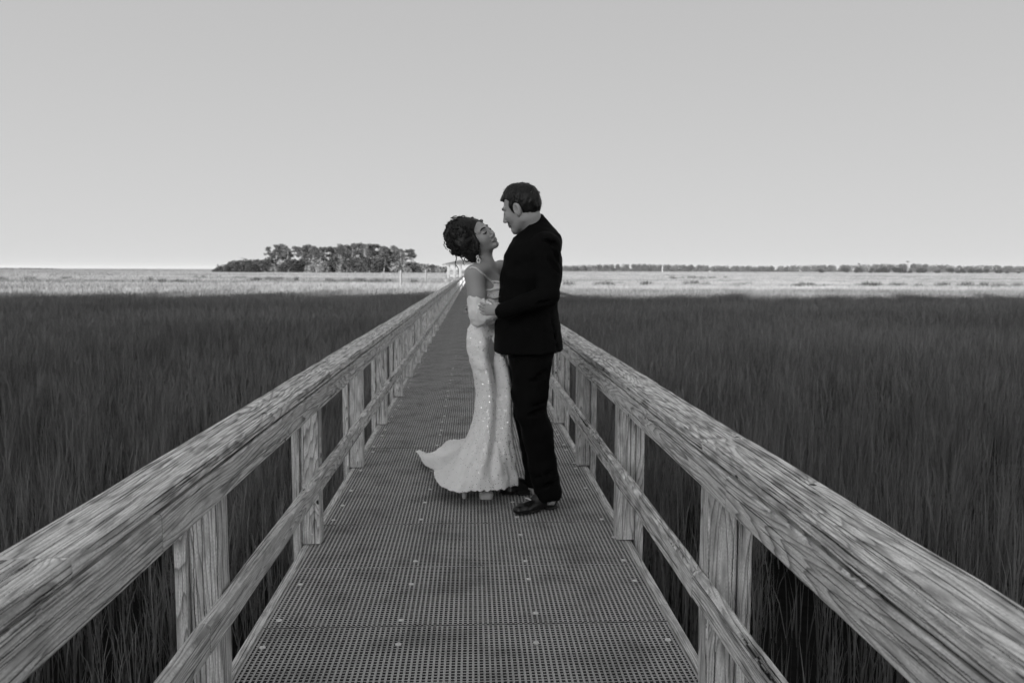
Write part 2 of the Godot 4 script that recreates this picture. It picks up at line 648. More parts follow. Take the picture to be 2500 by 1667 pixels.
# ---------------------------------------------------------------- railings
func make_railing(s: float) -> void:
	var rail := base("railing")
	if s < 0: tag(rail, "weathered timber railing along the shelter side of the boardwalk, beside the gowned person", "railing", "boardwalk railings")
	else: tag(rail, "weathered timber railing along the boardwalk behind the black suited person, open marsh beyond it", "railing", "boardwalk railings")
	var inner := -0.738 if s < 0 else 0.712
	var dy := 0.0 if s < 0 else 0.008
	var posts := []
	var boards := []
	for q in 6:
		posts.append(beam(Vector3(0, 0.004, 0), Vector3(0, 0.791 + dy, 0), Vector3(0, 0, 1), 0.089, 0.089, 0.005, 0.0012, 8))
		boards.append(beam(Vector3(0, MUD - 0.2, 0), Vector3(0, 0.785 + dy, 0), Vector3(0, 0, 1), 0.038, 0.14, 0.004, 0.001, 8))
	var k := -3
	while true:
		var z := 3.861 + 0.0445 + 1.527 * (k - 2)
		if z > FAR_END - 0.5: break
		var m := posmod(k * 5 + (2 if s > 0 else 0), 6)
		var p := part("post", posts[m], M.wood_a, rail, Vector3(inner + s * 0.0445, 0, -z))
		p.rotation_degrees = Vector3(rng.randf_range(-0.35, 0.35), 0, rng.randf_range(-0.5, 0.5))
		part("support_board", boards[posmod(k * 7 + 1, 6)], M.wood_a, rail, Vector3(inner + s * (0.0915 + 0.019), 0, -z - 0.012))
		if z < 14.0 and z > 1.5:
			var nail := SphereMesh.new()
			nail.radius = 0.0045; nail.height = 0.009; nail.radial_segments = 8; nail.rings = 4
			part("nail_head", nail, M.steel, rail, Vector3(inner + s * (0.0445 + rng.randf_range(-0.02, 0.02)), rng.randf_range(0.04, 0.06), -z + 0.0445))
		k += 1
	# rails: cap flat on top, facing board below it, one low rail; joints in odd places
	var cap_joints := []
	var first: Array = [-3.2, -0.6, 1.40, 4.45] if s < 0 else [-3.2, -0.75, 2.30, 3.45]
	var zz: float = first[-1]
	cap_joints = first.duplicate()
	while zz < FAR_END:
		zz = minf(zz + 3.055, FAR_END)
		cap_joints.append(zz)
	var cx := inner - s * 0.0405 + s * 0.070
	var mid_y := 0.346 if s < 0 else 0.372
	for j in cap_joints.size() - 1:
		var za: float = cap_joints[j]
		var zb: float = cap_joints[j + 1]
		var up := Vector3(rng.randf_range(-0.02, 0.02), 1, 0).normalized()
		var lift := rng.randf_range(-0.002, 0.002)
		part("cap_board", beam(Vector3(cx, 0.814 + dy + lift, -za), Vector3(cx + rng.randf_range(-0.003, 0.003), 0.814 + dy + lift + rng.randf_range(-0.002, 0.002), -zb + 0.004), up, 0.140, 0.038, 0.004, 0.0022, 14), M.wood_b, rail)
	var z := -3.2
	var odd := 0.9 if s < 0 else 1.55
	var fx := inner - s * 0.0205
	while z < FAR_END:
		var e := minf(z + 3.05 + (odd if z < -3.1 else 0.0), FAR_END)
		if e - z > 3.15: e = z + 1.6 + odd * 0.4
		part("facing_board", beam(Vector3(fx, 0.738 + dy, -z), Vector3(fx, 0.738 + dy, -e + 0.004), Vector3.UP, 0.038, 0.094, 0.005, 0.0018, 12), M.wood_a, rail)
		part("low_rail", beam(Vector3(fx, mid_y, -z - 0.3), Vector3(fx, mid_y, -e - 0.3 + 0.004), Vector3.UP, 0.038, 0.093, 0.009, 0.0025, 14), M.wood_b if posmod(int(z * 3.0), 2) == 0 else M.wood_a, rail)
		z = e

# ---------------------------------------------------------------- shelter at the far end
func make_shelter() -> void:
	var zc := 135.5
	var xc := -1.1
	var o := base("shelter", Vector3(xc, 0, -zc))
	tag(o, "open pale shelter with low hipped roof at the far end of the boardwalk", "shelter")
	var mb := MB.new()
	mb.box(Vector3(-3.3, -0.18, -3.3), Vector3(3.3, 0.0, 4.6))
	part("floor", mb.mesh(), plain(0.09, 0.9), o)
	for x in [-2.85, -1.85, -0.9, 0.9, 1.85, 2.85]:
		for z in [-3.1, 3.1]:
			mb = MB.new()
			mb.box(Vector3(x - 0.17, 0.0, z - 0.17), Vector3(x + 0.17, 2.18, z + 0.17))
			part("column", mb.mesh(), M.white, o)
	mb = MB.new()
	var e := 3.8
	var y0 := 2.20
	var c := [Vector3(-e, y0, e), Vector3(e, y0, e), Vector3(e, y0, -e), Vector3(-e, y0, -e)]
	var t := [Vector3(-1.0, y0 + 0.72, 0), Vector3(1.0, y0 + 0.72, 0)]
	mb.flat([c[0], t[0], t[1], c[1]])
	mb.flat([c[2], t[1], t[0], c[3]])
	mb.flat([c[1], t[1], c[2]])
	mb.flat([c[3], t[0], c[0]])
	var roof := part("roof", mb.mesh(), plain(0.12, 0.7), o)
	mb = MB.new()
	mb.box(Vector3(-e, y0 - 0.16, e - 0.06), Vector3(e, y0 - 0.004, e))
	mb.box(Vector3(-e, y0 - 0.16, -e), Vector3(-e + 0.06, y0 - 0.004, e - 0.062))
	mb.box(Vector3(e - 0.06, y0 - 0.16, -e), Vector3(e, y0 - 0.004, e - 0.062))
	part("fascia", mb.mesh(), plain(0.10, 0.8), roof)
	for x in [[-3.15, -1.0], [1.0, 3.15]]:
		mb = MB.new()
		mb.box(Vector3(x[0], 0.78, 3.02), Vector3(x[1], 0.92, 3.12))
		part("handrail", mb.mesh(), plain(0.12, 0.8), o)
		mb = MB.new()
		mb.box(Vector3(x[0], 0.12, 3.0), Vector3(x[1], 0.52, 3.06))
		part("panel", mb.mesh(), M.white, o)
	for x in [-3.2, 0.0, 3.2]:
		for z in [-3.0, 4.3]:
			mb = MB.new()
			mb.tube([Vector3(x, MUD - 0.4, z), Vector3(x, -0.19, z)], [0.14, 0.14], 8)
			part("piling", mb.mesh(), M.bark, o)

# ---------------------------------------------------------------- trees
func leaves(mb: MB, r: RandomNumberGenerator, c: Vector3, rad: Vector3, n: int, size: float, lo: float, hi: float) -> void:
	for i in n:
		var d := Vector3(r.randfn(), r.randfn(), r.randfn()).normalized() * pow(r.randf(), 0.45)
		var p := c + d * rad
		var ax := Vector3(r.randfn(), r.randfn() * 0.6, r.randfn()).normalized()
		var bx := ax.cross(Vector3(r.randfn(), r.randfn(), r.randfn())).normalized()
		var s := size * r.randf_range(0.6, 1.3)
		var t := r.randf_range(lo, hi)
		mb.flat([p - ax * s, p + bx * s * 0.45, p + ax * s, p - bx * s * 0.45], Color(t, t, t))

func pine(seed_: int, tall: float) -> Array:       # trunk mesh and crown mesh, tall metres high
	var r := RandomNumberGenerator.new()
	r.seed = seed_
	var tr := MB.new()
	var lean := Vector3(r.randf_range(-0.6, 0.6), 0, r.randf_range(-0.6, 0.6))
	tr.tube([Vector3(0, -0.5, 0), lean * 0.4 + Vector3(0, tall * 0.5, 0), lean + Vector3(0, tall * 0.95, 0)], [0.30, 0.22, 0.07], 7)
	var cr := MB.new()
	var n := r.randi_range(10, 15)
	var low := r.randf_range(0.45, 0.66)
	for i in n:
		var y := tall * r.randf_range(low, 0.97)
		var out := (1.0 - (y / tall - low) / (1.02 - low)) * 2.4 + 0.5
		var a := r.randf() * TAU
		var tip := lean * (y / tall) + Vector3(cos(a) * out, y + r.randf_range(0.2, 0.8), sin(a) * out)
		tr.tube([lean * (y / tall) + Vector3(0, y - 0.4, 0), tip], [0.07, 0.03], 4)
		leaves(cr, r, tip, Vector3(1.15, 0.65, 1.15) * r.randf_range(0.9, 1.5), 80, 0.38, 0.03, 0.085)
	leaves(cr, r, lean + Vector3(0, tall * 0.96, 0), Vector3(1.4, 0.9, 1.4), 90, 0.38, 0.03, 0.085)
	return [tr.mesh(), cr.mesh()]

func bush(seed_: int, w: float, tall: float, lo: float, hi: float) -> Array:
	var r := RandomNumberGenerator.new()
	r.seed = seed_
	var tr := MB.new()
	for k in 3:
		tr.tube([Vector3(r.randf_range(-0.4, 0.4), -0.4, r.randf_range(-0.4, 0.4)), Vector3(r.randf_range(-1, 1) * w * 0.4, tall * 0.7, r.randf_range(-1, 1) * w * 0.4)], [0.14, 0.05], 5)
	var cr := MB.new()
	for k in 9:
		var a := r.randf() * TAU
		var q := sqrt(r.randf()) * w * 0.62
		var y := tall * r.randf_range(0.25, 0.72) * (1.0 - 0.35 * q / w)
		leaves(cr, r, Vector3(cos(a) * q, y, sin(a) * q), Vector3(w * 0.42, tall * 0.27, w * 0.42), 110, 0.32, lo, hi)
	return [tr.mesh(), cr.mesh()]

func put_tree(called: String, pair: Array, at: Vector3, label: String, category: String, group: String, sc := 1.0) -> void:
	var o := base(called, at)
	o.scale = Vector3.ONE * sc
	o.rotation.y = rng.randf() * TAU
	part("trunk", pair[0], M.bark, o)
	part("crown", pair[1], M.leaf, o)
	tag(o, label, category, group)

func make_trees() -> void:
	var pines := []
	for q in 6: pines.append(pine(100 + q, 16.0))
	var bushes := []
	for q in 5: bushes.append(bush(200 + q, 3.4, 4.6, 0.018, 0.05))
	var pale := []
	for q in 3: pale.append(bush(230 + q, 3.0, 4.2, 0.07, 0.16))
	# island behind the marsh; skyline of the photograph as pixels (u, v of the tree tops)
	var zi := 478.0
	var line := [[655, 601], [672, 598], [684, 594], [700, 600], [716, 599], [728, 601], [742, 597], [755, 598], [768, 599], [780, 602], [792, 601], [806, 600], [818, 602], [832, 597], [846, 596], [858, 594], [868, 592], [878, 591], [888, 594], [900, 596], [912, 595], [924, 595], [936, 599], [945, 604], [958, 598], [968, 606], [978, 606], [990, 608], [1003, 606], [1010, 615], [700, 604], [765, 603], [825, 601], [872, 595], [905, 598], [930, 600], [965, 603], [848, 600], [790, 604], [735, 603]]
	var k := 0
	for q in line:
		var z := zi + rng.randf_range(-12, 22)
		var topp := pix(q[0], q[1], z)
		var h: float = topp.y - MUD
		put_tree("pine_tree", pines[k % 6], Vector3(topp.x, MUD, -z), "tall slender pine with bare sunlit trunk in the island grove", "tree", "pines of the island grove", h / 16.4)
		k += 1
	for q in 34:
		var u := rng.randf_range(668, 1000)
		var z := zi + rng.randf_range(14, 40)
		var topp := pix(u, rng.randf_range(603, 628) + (6.0 if u > 950 else 0.0), z)
		put_tree("pine_tree", pines[k % 6], Vector3(topp.x, MUD, -z), "shorter shaded pine standing inside the island grove", "tree", "inner pines of the island grove", (topp.y - MUD) / 16.4)
		k += 1
	var low := [[545, 640], [556, 634], [567, 629], [580, 628], [592, 628], [604, 627], [615, 628], [626, 626], [636, 624], [648, 630], [534, 648], [660, 636], [672, 634], [690, 638], [706, 634], [722, 638], [738, 636], [752, 640], [768, 636], [786, 634], [800, 640], [818, 634], [836, 632], [852, 640], [870, 636], [888, 634], [904, 640], [922, 638], [940, 640], [958, 640], [974, 634], [990, 640], [1004, 631], [1014, 634], [1024, 633], [1034, 638], [1044, 637], [1054, 640], [1064, 640], [1074, 643], [1084, 645], [668, 622], [700, 626], [715, 620], [745, 624], [760, 618], [776, 626], [808, 622], [830, 618], [845, 624], [866, 616], [884, 622], [898, 614], [915, 622], [932, 618], [950, 624], [970, 622], [985, 626], [524, 654], [540, 650], [575, 640], [610, 640], [640, 640]]
	for q in low:
		var z := zi - 14.0 + rng.randf_range(-6, 8)
		var topp := pix(q[0], q[1], z)
		var h: float = topp.y - MUD
		var light: bool = q[0] > 655 and rng.randf() < 0.3
		put_tree("shrub", (pale[k % 3] if light else bushes[k % 5]), Vector3(topp.x, MUD, -z), "pale leafy shrub under the island pines" if light else "dark evergreen shrub at the foot of the island grove", "shrub", "pale shrubs of the island" if light else "dark shrubs of the island", h / 4.6)
		k += 1
	# round dark trees and palms on the far shore
	var zr := 760.0
	for q in [[2008, 652, 0.7], [2066, 652, 0.8], [2096, 648, 1.0], [2130, 653, 1.2], [2150, 650, 1.3], [2166, 648, 1.5], [2190, 650, 1.3], [2204, 649, 1.4], [2222, 657, 1.0], [2246, 652, 1.2], [2258, 651, 1.2], [2322, 652, 1.2], [2340, 657, 1.0], [2352, 655, 1.0], [2374, 652, 1.2], [2392, 653, 1.2], [2412, 655, 1.1], [2440, 656, 1.2], [2462, 660, 1.0], [2488, 661, 0.9], [2290, 656, 1.1]]:
		var topp := pix(q[0], q[1], zr)
		var h: float = maxf(2.5, topp.y - MUD)
		put_tree("round_tree", bushes[k % 5], Vector3(topp.x, MUD, -zr), "dark round topped tree on the far marsh edge, nearer than the hazy wood", "tree", "round trees of the far shore", h / 4.6)
		k += 1
	for q in [[2098, 642], [2218, 636], [2400, 646], [2434, 646], [2344, 647]]:
		var topp := pix(q[0], q[1], zr + 20.0)
		var h: float = topp.y - MUD
		var tr := MB.new()
		tr.tube([Vector3(0, -0.5, 0), Vector3(0.2, h * 0.5, 0), Vector3(0.1, h - 1.0, 0)], [0.30, 0.24, 0.2], 6)
		var cr := MB.new()
		for f in 26:
			var a := rng.randf() * TAU
			var up := rng.randf_range(-0.3, 0.9)
			var dir := Vector3(cos(a), up, sin(a)).normalized()
			var side := dir.cross(Vector3.UP).normalized()
			var c0 := Vector3(0.1, h - 1.1, 0)
			var l := rng.randf_range(1.5, 2.1)
			cr.flat([c0, c0 + dir * l * 0.55 + side * 0.3, c0 + dir * l + Vector3(0, -0.5, 0), c0 + dir * l * 0.55 - side * 0.3], Color(0.09, 0.09, 0.09))
		put_tree("palm_tree", [tr.mesh(), cr.mesh()], Vector3(topp.x, MUD, -zr - 20.0), "thin palm standing above the round trees of the far shore", "tree", "palms of the far shore")
	# far woods that read as one mass
	far_wood(1330.0, 2520.0, 1250.0, 648.5, 10.0, "hazy continuous wood along the far shore", "wood")
	far_wood(-60.0, 145.0, 1900.0, 655.0, 6.0, "low hazy wooded island on the open horizon", "island")
	far_wood(322.0, 352.0, 1900.0, 657.0, 3.5, "tiny low islet on the open horizon", "islet")

func far_wood(ua: float, ub: float, z: float, vtop: float, tall: float, label: String, category: String) -> void:
	var clump := MB.new()
	var r := RandomNumberGenerator.new()
	r.seed = int(ua) + 77
	leaves(clump, r, Vector3.ZERO, Vector3(1, 1, 1), 130, 0.22, 0.8, 1.25)
	var a := pix(ua, vtop, z)
	var b := pix(ub, vtop, z)
	var mm := MultiMesh.new()
	mm.transform_format = MultiMesh.TRANSFORM_3D
	mm.use_colors = true
	mm.mesh = clump.mesh()
	var step := 3.2
	var n := int((b.x - a.x) / step)
	mm.instance_count = n * 3
	var hill := noise(0.004, 31, 3)
	for i in n:
		var x := a.x + i * step
		var top := lerpf(a.y, b.y, float(i) / n) + hill.get_noise_1d(x) * tall * 0.30
		if category != "wood":
			top = MUD + (top - MUD) * (1.0 - pow(absf(2.0 * i / n - 1.0), 3.0)) + 0.4
		for j in 3:
			var s := r.randf_range(2.6, 4.6) * tall / 8.5
			var y: float = MUD + (top - MUD - s * 0.7) * [1.0, 0.55, 0.15][j] + r.randf_range(-0.5, 0.5)
			var t := r.randf_range(0.045, 0.085)
			mm.set_instance_transform(i * 3 + j, Transform3D(Basis.from_euler(Vector3(r.randf(), r.randf() * 6.0, r.randf())).scaled(Vector3(s, s, s)), Vector3(x + r.randf_range(-1.5, 1.5), y, -z + r.randf_range(-20, 20) - (1 - j) * 4.0)))
			mm.set_instance_color(i * 3 + j, Color(t, t, t))
	var o := MultiMeshInstance3D.new()
	o.name = numbered("far_" + category)
	o.multimesh = mm
	o.material_override = M.leaf
	add_child(o)
	tag(o, label, category, "", "stuff")

# The wood at the landward end of the boardwalk, behind the viewpoint: it keeps the low sun off the near marsh.
func make_shade_wood() -> void:
	var r := RandomNumberGenerator.new()
	r.seed = 9
	var clump := MB.new()
	leaves(clump, r, Vector3.ZERO, Vector3(1, 1, 1), 150, 0.26, 0.7, 1.2)
	var spots := []
	var x := -175.0
	while x < 30.0:
		var tall := r.randf_range(7.6, 8.2)
		if r.randf() < 0.16 and x < -42.0: tall += r.randf_range(0.8, 2.4)
		var z := r.randf_range(42.0, 50.0)
		var wide := r.randf_range(2.2, 3.2)
		var y := MUD + 1.0
		while y < tall:
			var taper := 1.0 - 0.55 * clampf((y - tall * 0.6) / (tall * 0.4), 0.0, 1.0)
			for c in 6:
				var a := r.randf() * TAU
				var q := wide * taper * 0.6 * sqrt(r.randf())
				spots.append([Vector3(x + cos(a) * q, y, z + sin(a) * q), r.randf_range(1.2, 1.9) * taper + 0.2])
			y += 1.15
		x += r.randf_range(1.6, 2.8)
	x = -175.0
	while x < 30.0:                                       # undergrowth and low crowns along the edge
		for y in [0.0, 1.7, 3.4, 5.0, 6.4, 7.1]:
			spots.append([Vector3(x, y + r.randf_range(-0.2, 0.2), r.randf_range(44.5, 47.0)), r.randf_range(1.25, 1.5)])
		x += 0.8
	var mm := MultiMesh.new()
	mm.transform_format = MultiMesh.TRANSFORM_3D
	mm.use_colors = true
	mm.mesh = clump.mesh()
	mm.instance_count = spots.size()
	for i in spots.size():
		var s: float = spots[i][1]
		var t := r.randf_range(0.05, 0.11)
		mm.set_instance_transform(i, Transform3D(Basis.from_euler(Vector3(r.randf() * 3.0, r.randf() * 6.0, 0)).scaled(Vector3(s, s, s)), spots[i][0]))
		mm.set_instance_color(i, Color(t, t, t))
	var o := MultiMeshInstance3D.new()
	o.name = "woodland"
	o.multimesh = mm
	o.material_override = M.leaf
	add_child(o)
	tag(o, "dense woodland at the landward end of the boardwalk shading the near marsh", "woodland", "", "stuff")

# ---------------------------------------------------------------- marsh grass
func tuft(seed_: int, stems: int, rad: float, lo: float, hi: float, wide: float, leafy: int, droop := 0.17) -> ArrayMesh:
	var r := RandomNumberGenerator.new()
	r.seed = seed_
	var mb := MB.new()
	for i in stems:
		var a := r.randf() * TAU
		var q := rad * sqrt(r.randf())
		var p := Vector3(cos(a) * q, 0, sin(a) * q)
		var h := r.randf_range(lo, hi)
		var ln := Vector3(r.randfn(), 0, r.randfn()) * 0.045 * h
		for l in leafy + 1:
			var yb := 0.0 if l == 0 else h * r.randf_range(0.2, 0.6)
			var f := r.randf() * TAU
			var sd := Vector3(cos(f), 0, sin(f)) * wide * 0.5
			var b0 := p + ln * (yb / h) + Vector3(0, yb, 0)
			var lean := ln if l == 0 else Vector3(cos(f + 1.57), 0, sin(f + 1.57)) * h * r.randf_range(0.08, droop)
			var tl := h if l == 0 else h * r.randf_range(0.35, 0.6)
			var m := b0 + lean * 0.4 + Vector3(0, tl * 0.55, 0)
			var e := b0 + lean + Vector3(0, tl * (1.0 if l == 0 else 0.92), 0)
			var t := r.randf_range(0.55, 1.15)
			if r.randf() < 0.11: t *= 2.4
			var c := Color(t, t, t)
			mb.flat([b0 - sd, m - sd * 0.85, m + sd * 0.85, b0 + sd], c)
			mb.flat([m - sd * 0.85, e, m + sd * 0.85], c)
	return mb.mesh()

func scatter(called: String, mesh: Mesh, list: Array, label: String) -> void:
	var mm := MultiMesh.new()
	mm.transform_format = MultiMesh.TRANSFORM_3D
	mm.use_colors = true
	mm.mesh = mesh
	mm.instance_count = list.size()
	for i in list.size():
		var q: Array = list[i]       # place, turn, width scale, height scale, tone
		var b := Basis(Vector3.UP, q[1]) * Basis.from_scale(Vector3(q[2], q[3], q[2]))
		mm.set_instance_transform(i, Transform3D(b, q[0]))
		mm.set_instance_color(i, Color(q[4], q[4], q[4]))
	var o := MultiMeshInstance3D.new()
	o.name = numbered(called)
	o.multimesh = mm
	o.material_override = M.grass
	add_child(o)
	tag(o, label, "grass", "", "stuff")

func make_grass() -> void:
	var r := RandomNumberGenerator.new()
	r.seed = 4242
	var tone := noise(0.05, 3, 3)
	var near := [[], [], []]
	var bands := [[-3.0, 5.0, 12.0], [5.0, 12.0, 13.0], [12.0, 28.0, 8.0], [28.0, 62.0, 4.5]]
	for b in bands:
		var x0: float = -0.66 * b[1] - 5.0
		var x1: float = 0.78 * b[1] + 5.0
		var n := int((x1 - x0) * (b[1] - b[0]) * b[2])
		for i in n:
			var z := r.randf_range(b[0], b[1])
			var x := r.randf_range(x0, x1)
			if x < -0.66 * z - 5.0 or x > 0.78 * z + 5.0: continue
			if x > -0.98 and x < 0.95: continue
			if absf(x) < 3.0 and z < 6.0 and r.randf() < 0.4: continue
			var t := GRASS * (1.0 + 0.35 * tone.get_noise_2d(x, z) + r.randf_range(-0.15, 0.2))
			var hs := (TOP - MUD) * (1.0 + 0.10 * tone.get_noise_2d(x * 2.0 + 90.0, z * 2.0)) * r.randf_range(0.82, 1.15)
			var wd := 1.0 if z < 12.0 else (1.35 if z < 28.0 else 1.9)
			near[r.randi() % 3].append([Vector3(x, MUD, -z), r.randf() * TAU, wd, hs, t])
	for q in 3:
		scatter("marsh_grass", tuft(500 + q, 13, 0.20, 0.62, 1.1, 0.0075, 2), near[q], ["tall cordgrass standing along both sides of the boardwalk", "upright cordgrass stems of the marsh round the boardwalk", "leaning cordgrass blades of the marsh round the boardwalk"][q])
	var far := [[], []]
	var zones := [[60.0, 110.0, 0.9, 1.0], [110.0, 220.0, 0.35, 1.3], [220.0, 600.0, 0.05, 2.6], [600.0, 1500.0, 0.004, 7.0], [1500.0, 3200.0, 0.0008, 16.0]]
	for b in zones:
		var area: float = 1.50 * 0.5 * (b[1] * b[1] - b[0] * b[0])
		var n := int(area * b[2])
		for i in n:
			var z := sqrt(r.randf_range(b[0] * b[0], b[1] * b[1]))
			var x := r.randf_range(-0.68, 0.80) * z
			if z < 140.0 and x > -5.0 and x < 3.4 and z > 131.0: continue
			if z < 132.0 and x > -1.6 and x < 1.55: continue
			var t := GRASS * (1.0 + 0.6 * tone.get_noise_2d(x * 0.12, z * 0.8) + r.randf_range(-0.14, 0.14))
			var hs := (TOP - MUD) * (1.0 + 0.08 * tone.get_noise_2d(x + 300.0, z)) * r.randf_range(0.88, 1.1)
			far[r.randi() % 2].append([Vector3(x, MUD, -z), r.randf() * TAU, b[3], hs, t])
	scatter("marsh_grass", tuft(510, 46, 0.9, 0.72, 1.06, 0.030, 1), far[0], "wide cordgrass marsh between boardwalk and island")
	scatter("marsh_grass", tuft(511, 46, 0.9, 0.72, 1.06, 0.030, 1), far[1], "outer cordgrass marsh reaching the far shore")
	# dark rush in broken lines across the sunlit marsh
	var dark := []
	for q in [[1928, 2015, 694, 1.0], [2088, 2145, 693, 0.8], [2162, 2214, 693, 0.8], [2242, 2258, 694, 0.5], [2288, 2329, 694, 0.9], [2344, 2370, 694, 0.9], [2397, 2418, 694, 0.7], [2428, 2452, 694, 0.9], [2471, 2500, 694, 1.0], [1380, 1394, 691, 0.9], [1448, 1473, 691, 1.0], [1484, 1495, 691, 0.8], [1512, 1522, 690, 0.6], [1568, 1588, 689, 0.6], [1678, 1703, 690, 0.8], [1712, 1732, 690, 0.8], [1784, 1830, 691, 0.6], [602, 735, 680, 0.9], [801, 820, 682, 0.9], [837, 962, 683, 0.8], [1008, 1016, 684, 0.6], [362, 370, 680, 0.7], [471, 478, 675, 0.8], [491, 500, 675, 0.8], [530, 536, 675, 0.7], [568, 588, 675, 0.5], [393, 485, 686, 0.5], [0, 18, 677, 0.4], [62, 100, 677, 0.4], [1620, 1760, 677, 0.5], [140, 160, 677, 0.4]]:
		var c := on_level((q[0] + q[1]) * 0.5, q[2], TOP)
		var z: float = -c.z
		var l: float = (q[1] - q[0]) * z / F
		var n := int(l * 5.0 * q[3]) + 2
		for i in n:
			var f := 0.5 + 0.28 * r.randfn()
			var p := on_level(lerpf(q[0], q[1], f), q[2] + r.randfn() * 1.3, TOP)
			dark.append([Vector3(p.x, MUD, p.z), r.randf() * TAU, r.randf_range(0.5, 1.2), (TOP - MUD) * r.randf_range(0.9, 1.5), r.randf_range(0.015, 0.08)])
	scatter("rush", tuft(520, 46, 0.7, 0.7, 1.05, 0.035, 1), dark, "dark rushes growing in broken lines across the sunlit marsh")

# ---------------------------------------------------------------- small far things
func make_small_things() -> void:
	for q in [[978.0, 692.0, 659.0, 0.15, "white marker pile, the taller of two in the marsh before the island"], [1039.0, 684.5, 658.5, 0.13, "white marker pile with a knob, the shorter one, near the shelter"], [1104.0, 690.0, 684.0, 0.14, "short white pile top just above the grass beside the boardwalk"]]:
		var p := on_level(q[0], q[1], TOP)
		var t := pix(q[0], q[2], -p.z)
		var o := base("marker_pile", Vector3(p.x, MUD, p.z))
		var mb := MB.new()
		var h := t.y - MUD
		mb.tube([Vector3(0, -0.3, 0), Vector3(0, h - 0.25, 0)], [q[3], q[3]], 10)
		part("pile", mb.mesh(), M.white, o)
		mb = MB.new()
		mb.tube([Vector3(0, h - 0.248, 0), Vector3(0, h - 0.1, 0), Vector3(0, h, 0)], [q[3] * 1.12, q[3] * 1.12, q[3] * 0.3], 10)
		part("cap", mb.mesh(), M.white, o)
		tag(o, q[4], "pile", "marker piles")
	var pp := pix(1617.7, 649.0, 900.0)
	var pole := base("flag_pole", Vector3(pp.x, MUD, pp.z))
	var pm := MB.new()
	pm.tube([Vector3(0, -0.3, 0), Vector3(0, pp.y - MUD, 0)], [0.35, 0.22], 8)
	part("shaft", pm.mesh(), plain(0.45, 0.6), pole)
	pm = MB.new()
	pm.tube([Vector3(0, pp.y - MUD, 0), Vector3(0, pp.y - MUD + 0.3, 0)], [0.3, 0.1], 8)
	part("finial", pm.mesh(), plain(0.5, 0.6), pole)
	tag(pole, "thin pale pole standing before the hazy far wood", "pole")
	for q in [[1735.0, 1.0, "small white boat at the far marsh edge, the brighter of two"], [1756.0, 0.6, "small dull white boat at the far marsh edge beside a brighter one"]]:
		var b := pix(q[0], 665.0, 820.0)
		var o := base("boat", Vector3(b.x, MUD, b.z))
		var s: float = q[1]
		o.rotation.y = 0.5
		var mb := MB.new()
		mb.flat([Vector3(-2.4, 0.7, 0.8), Vector3(-2.2, 0.7, -0.8), Vector3(2.6 , 1.2, 0)])
		for side in [-1.0, 1.0]:
			mb.flat([Vector3(-2.2, 0.0, 0.4 * side), Vector3(-2.4, 1.3, 0.9 * side), Vector3(1.2, 1.5, 0.9 * side), Vector3(3.0, 1.7, 0), Vector3(2.2, 0.0, 0)])
		mb.flat([Vector3(-2.2, 0, 0.4), Vector3(-2.2, 0, -0.4), Vector3(-2.4, 1.3, -0.9), Vector3(-2.4, 1.3, 0.9)])
		part("hull", mb.mesh(), plain(0.2 * s, 0.5), o)
		mb = MB.new()
		mb.box(Vector3(-1.2, 0.9, -0.6), Vector3(0.5, 2.2, 0.6))
		part("cabin", mb.mesh(), plain(0.2 * s, 0.5), o)
		tag(o, q[2], "boat", "boats at the far marsh edge")

# ================================================================ people
func head_frame(u: float, v: float, z: float, fwd: Vector2, yaw_to_camera: float) -> Transform3D:
	# x: out of the face, y: crown, z: the side turned to the camera
	var f0 := Vector3(fwd.x, fwd.y, 0).normalized()
	var up := Vector3(-f0.y, f0.x, 0)
	if up.y < 0: up = -up
	var c := Vector3(0, 0, 1)
	var f := f0 * cos(yaw_to_camera) + c * sin(yaw_to_camera)
	var s := c * cos(yaw_to_camera) - f0 * sin(yaw_to_camera)
	return Transform3D(Basis(f, up, s), pix(u, v, z))

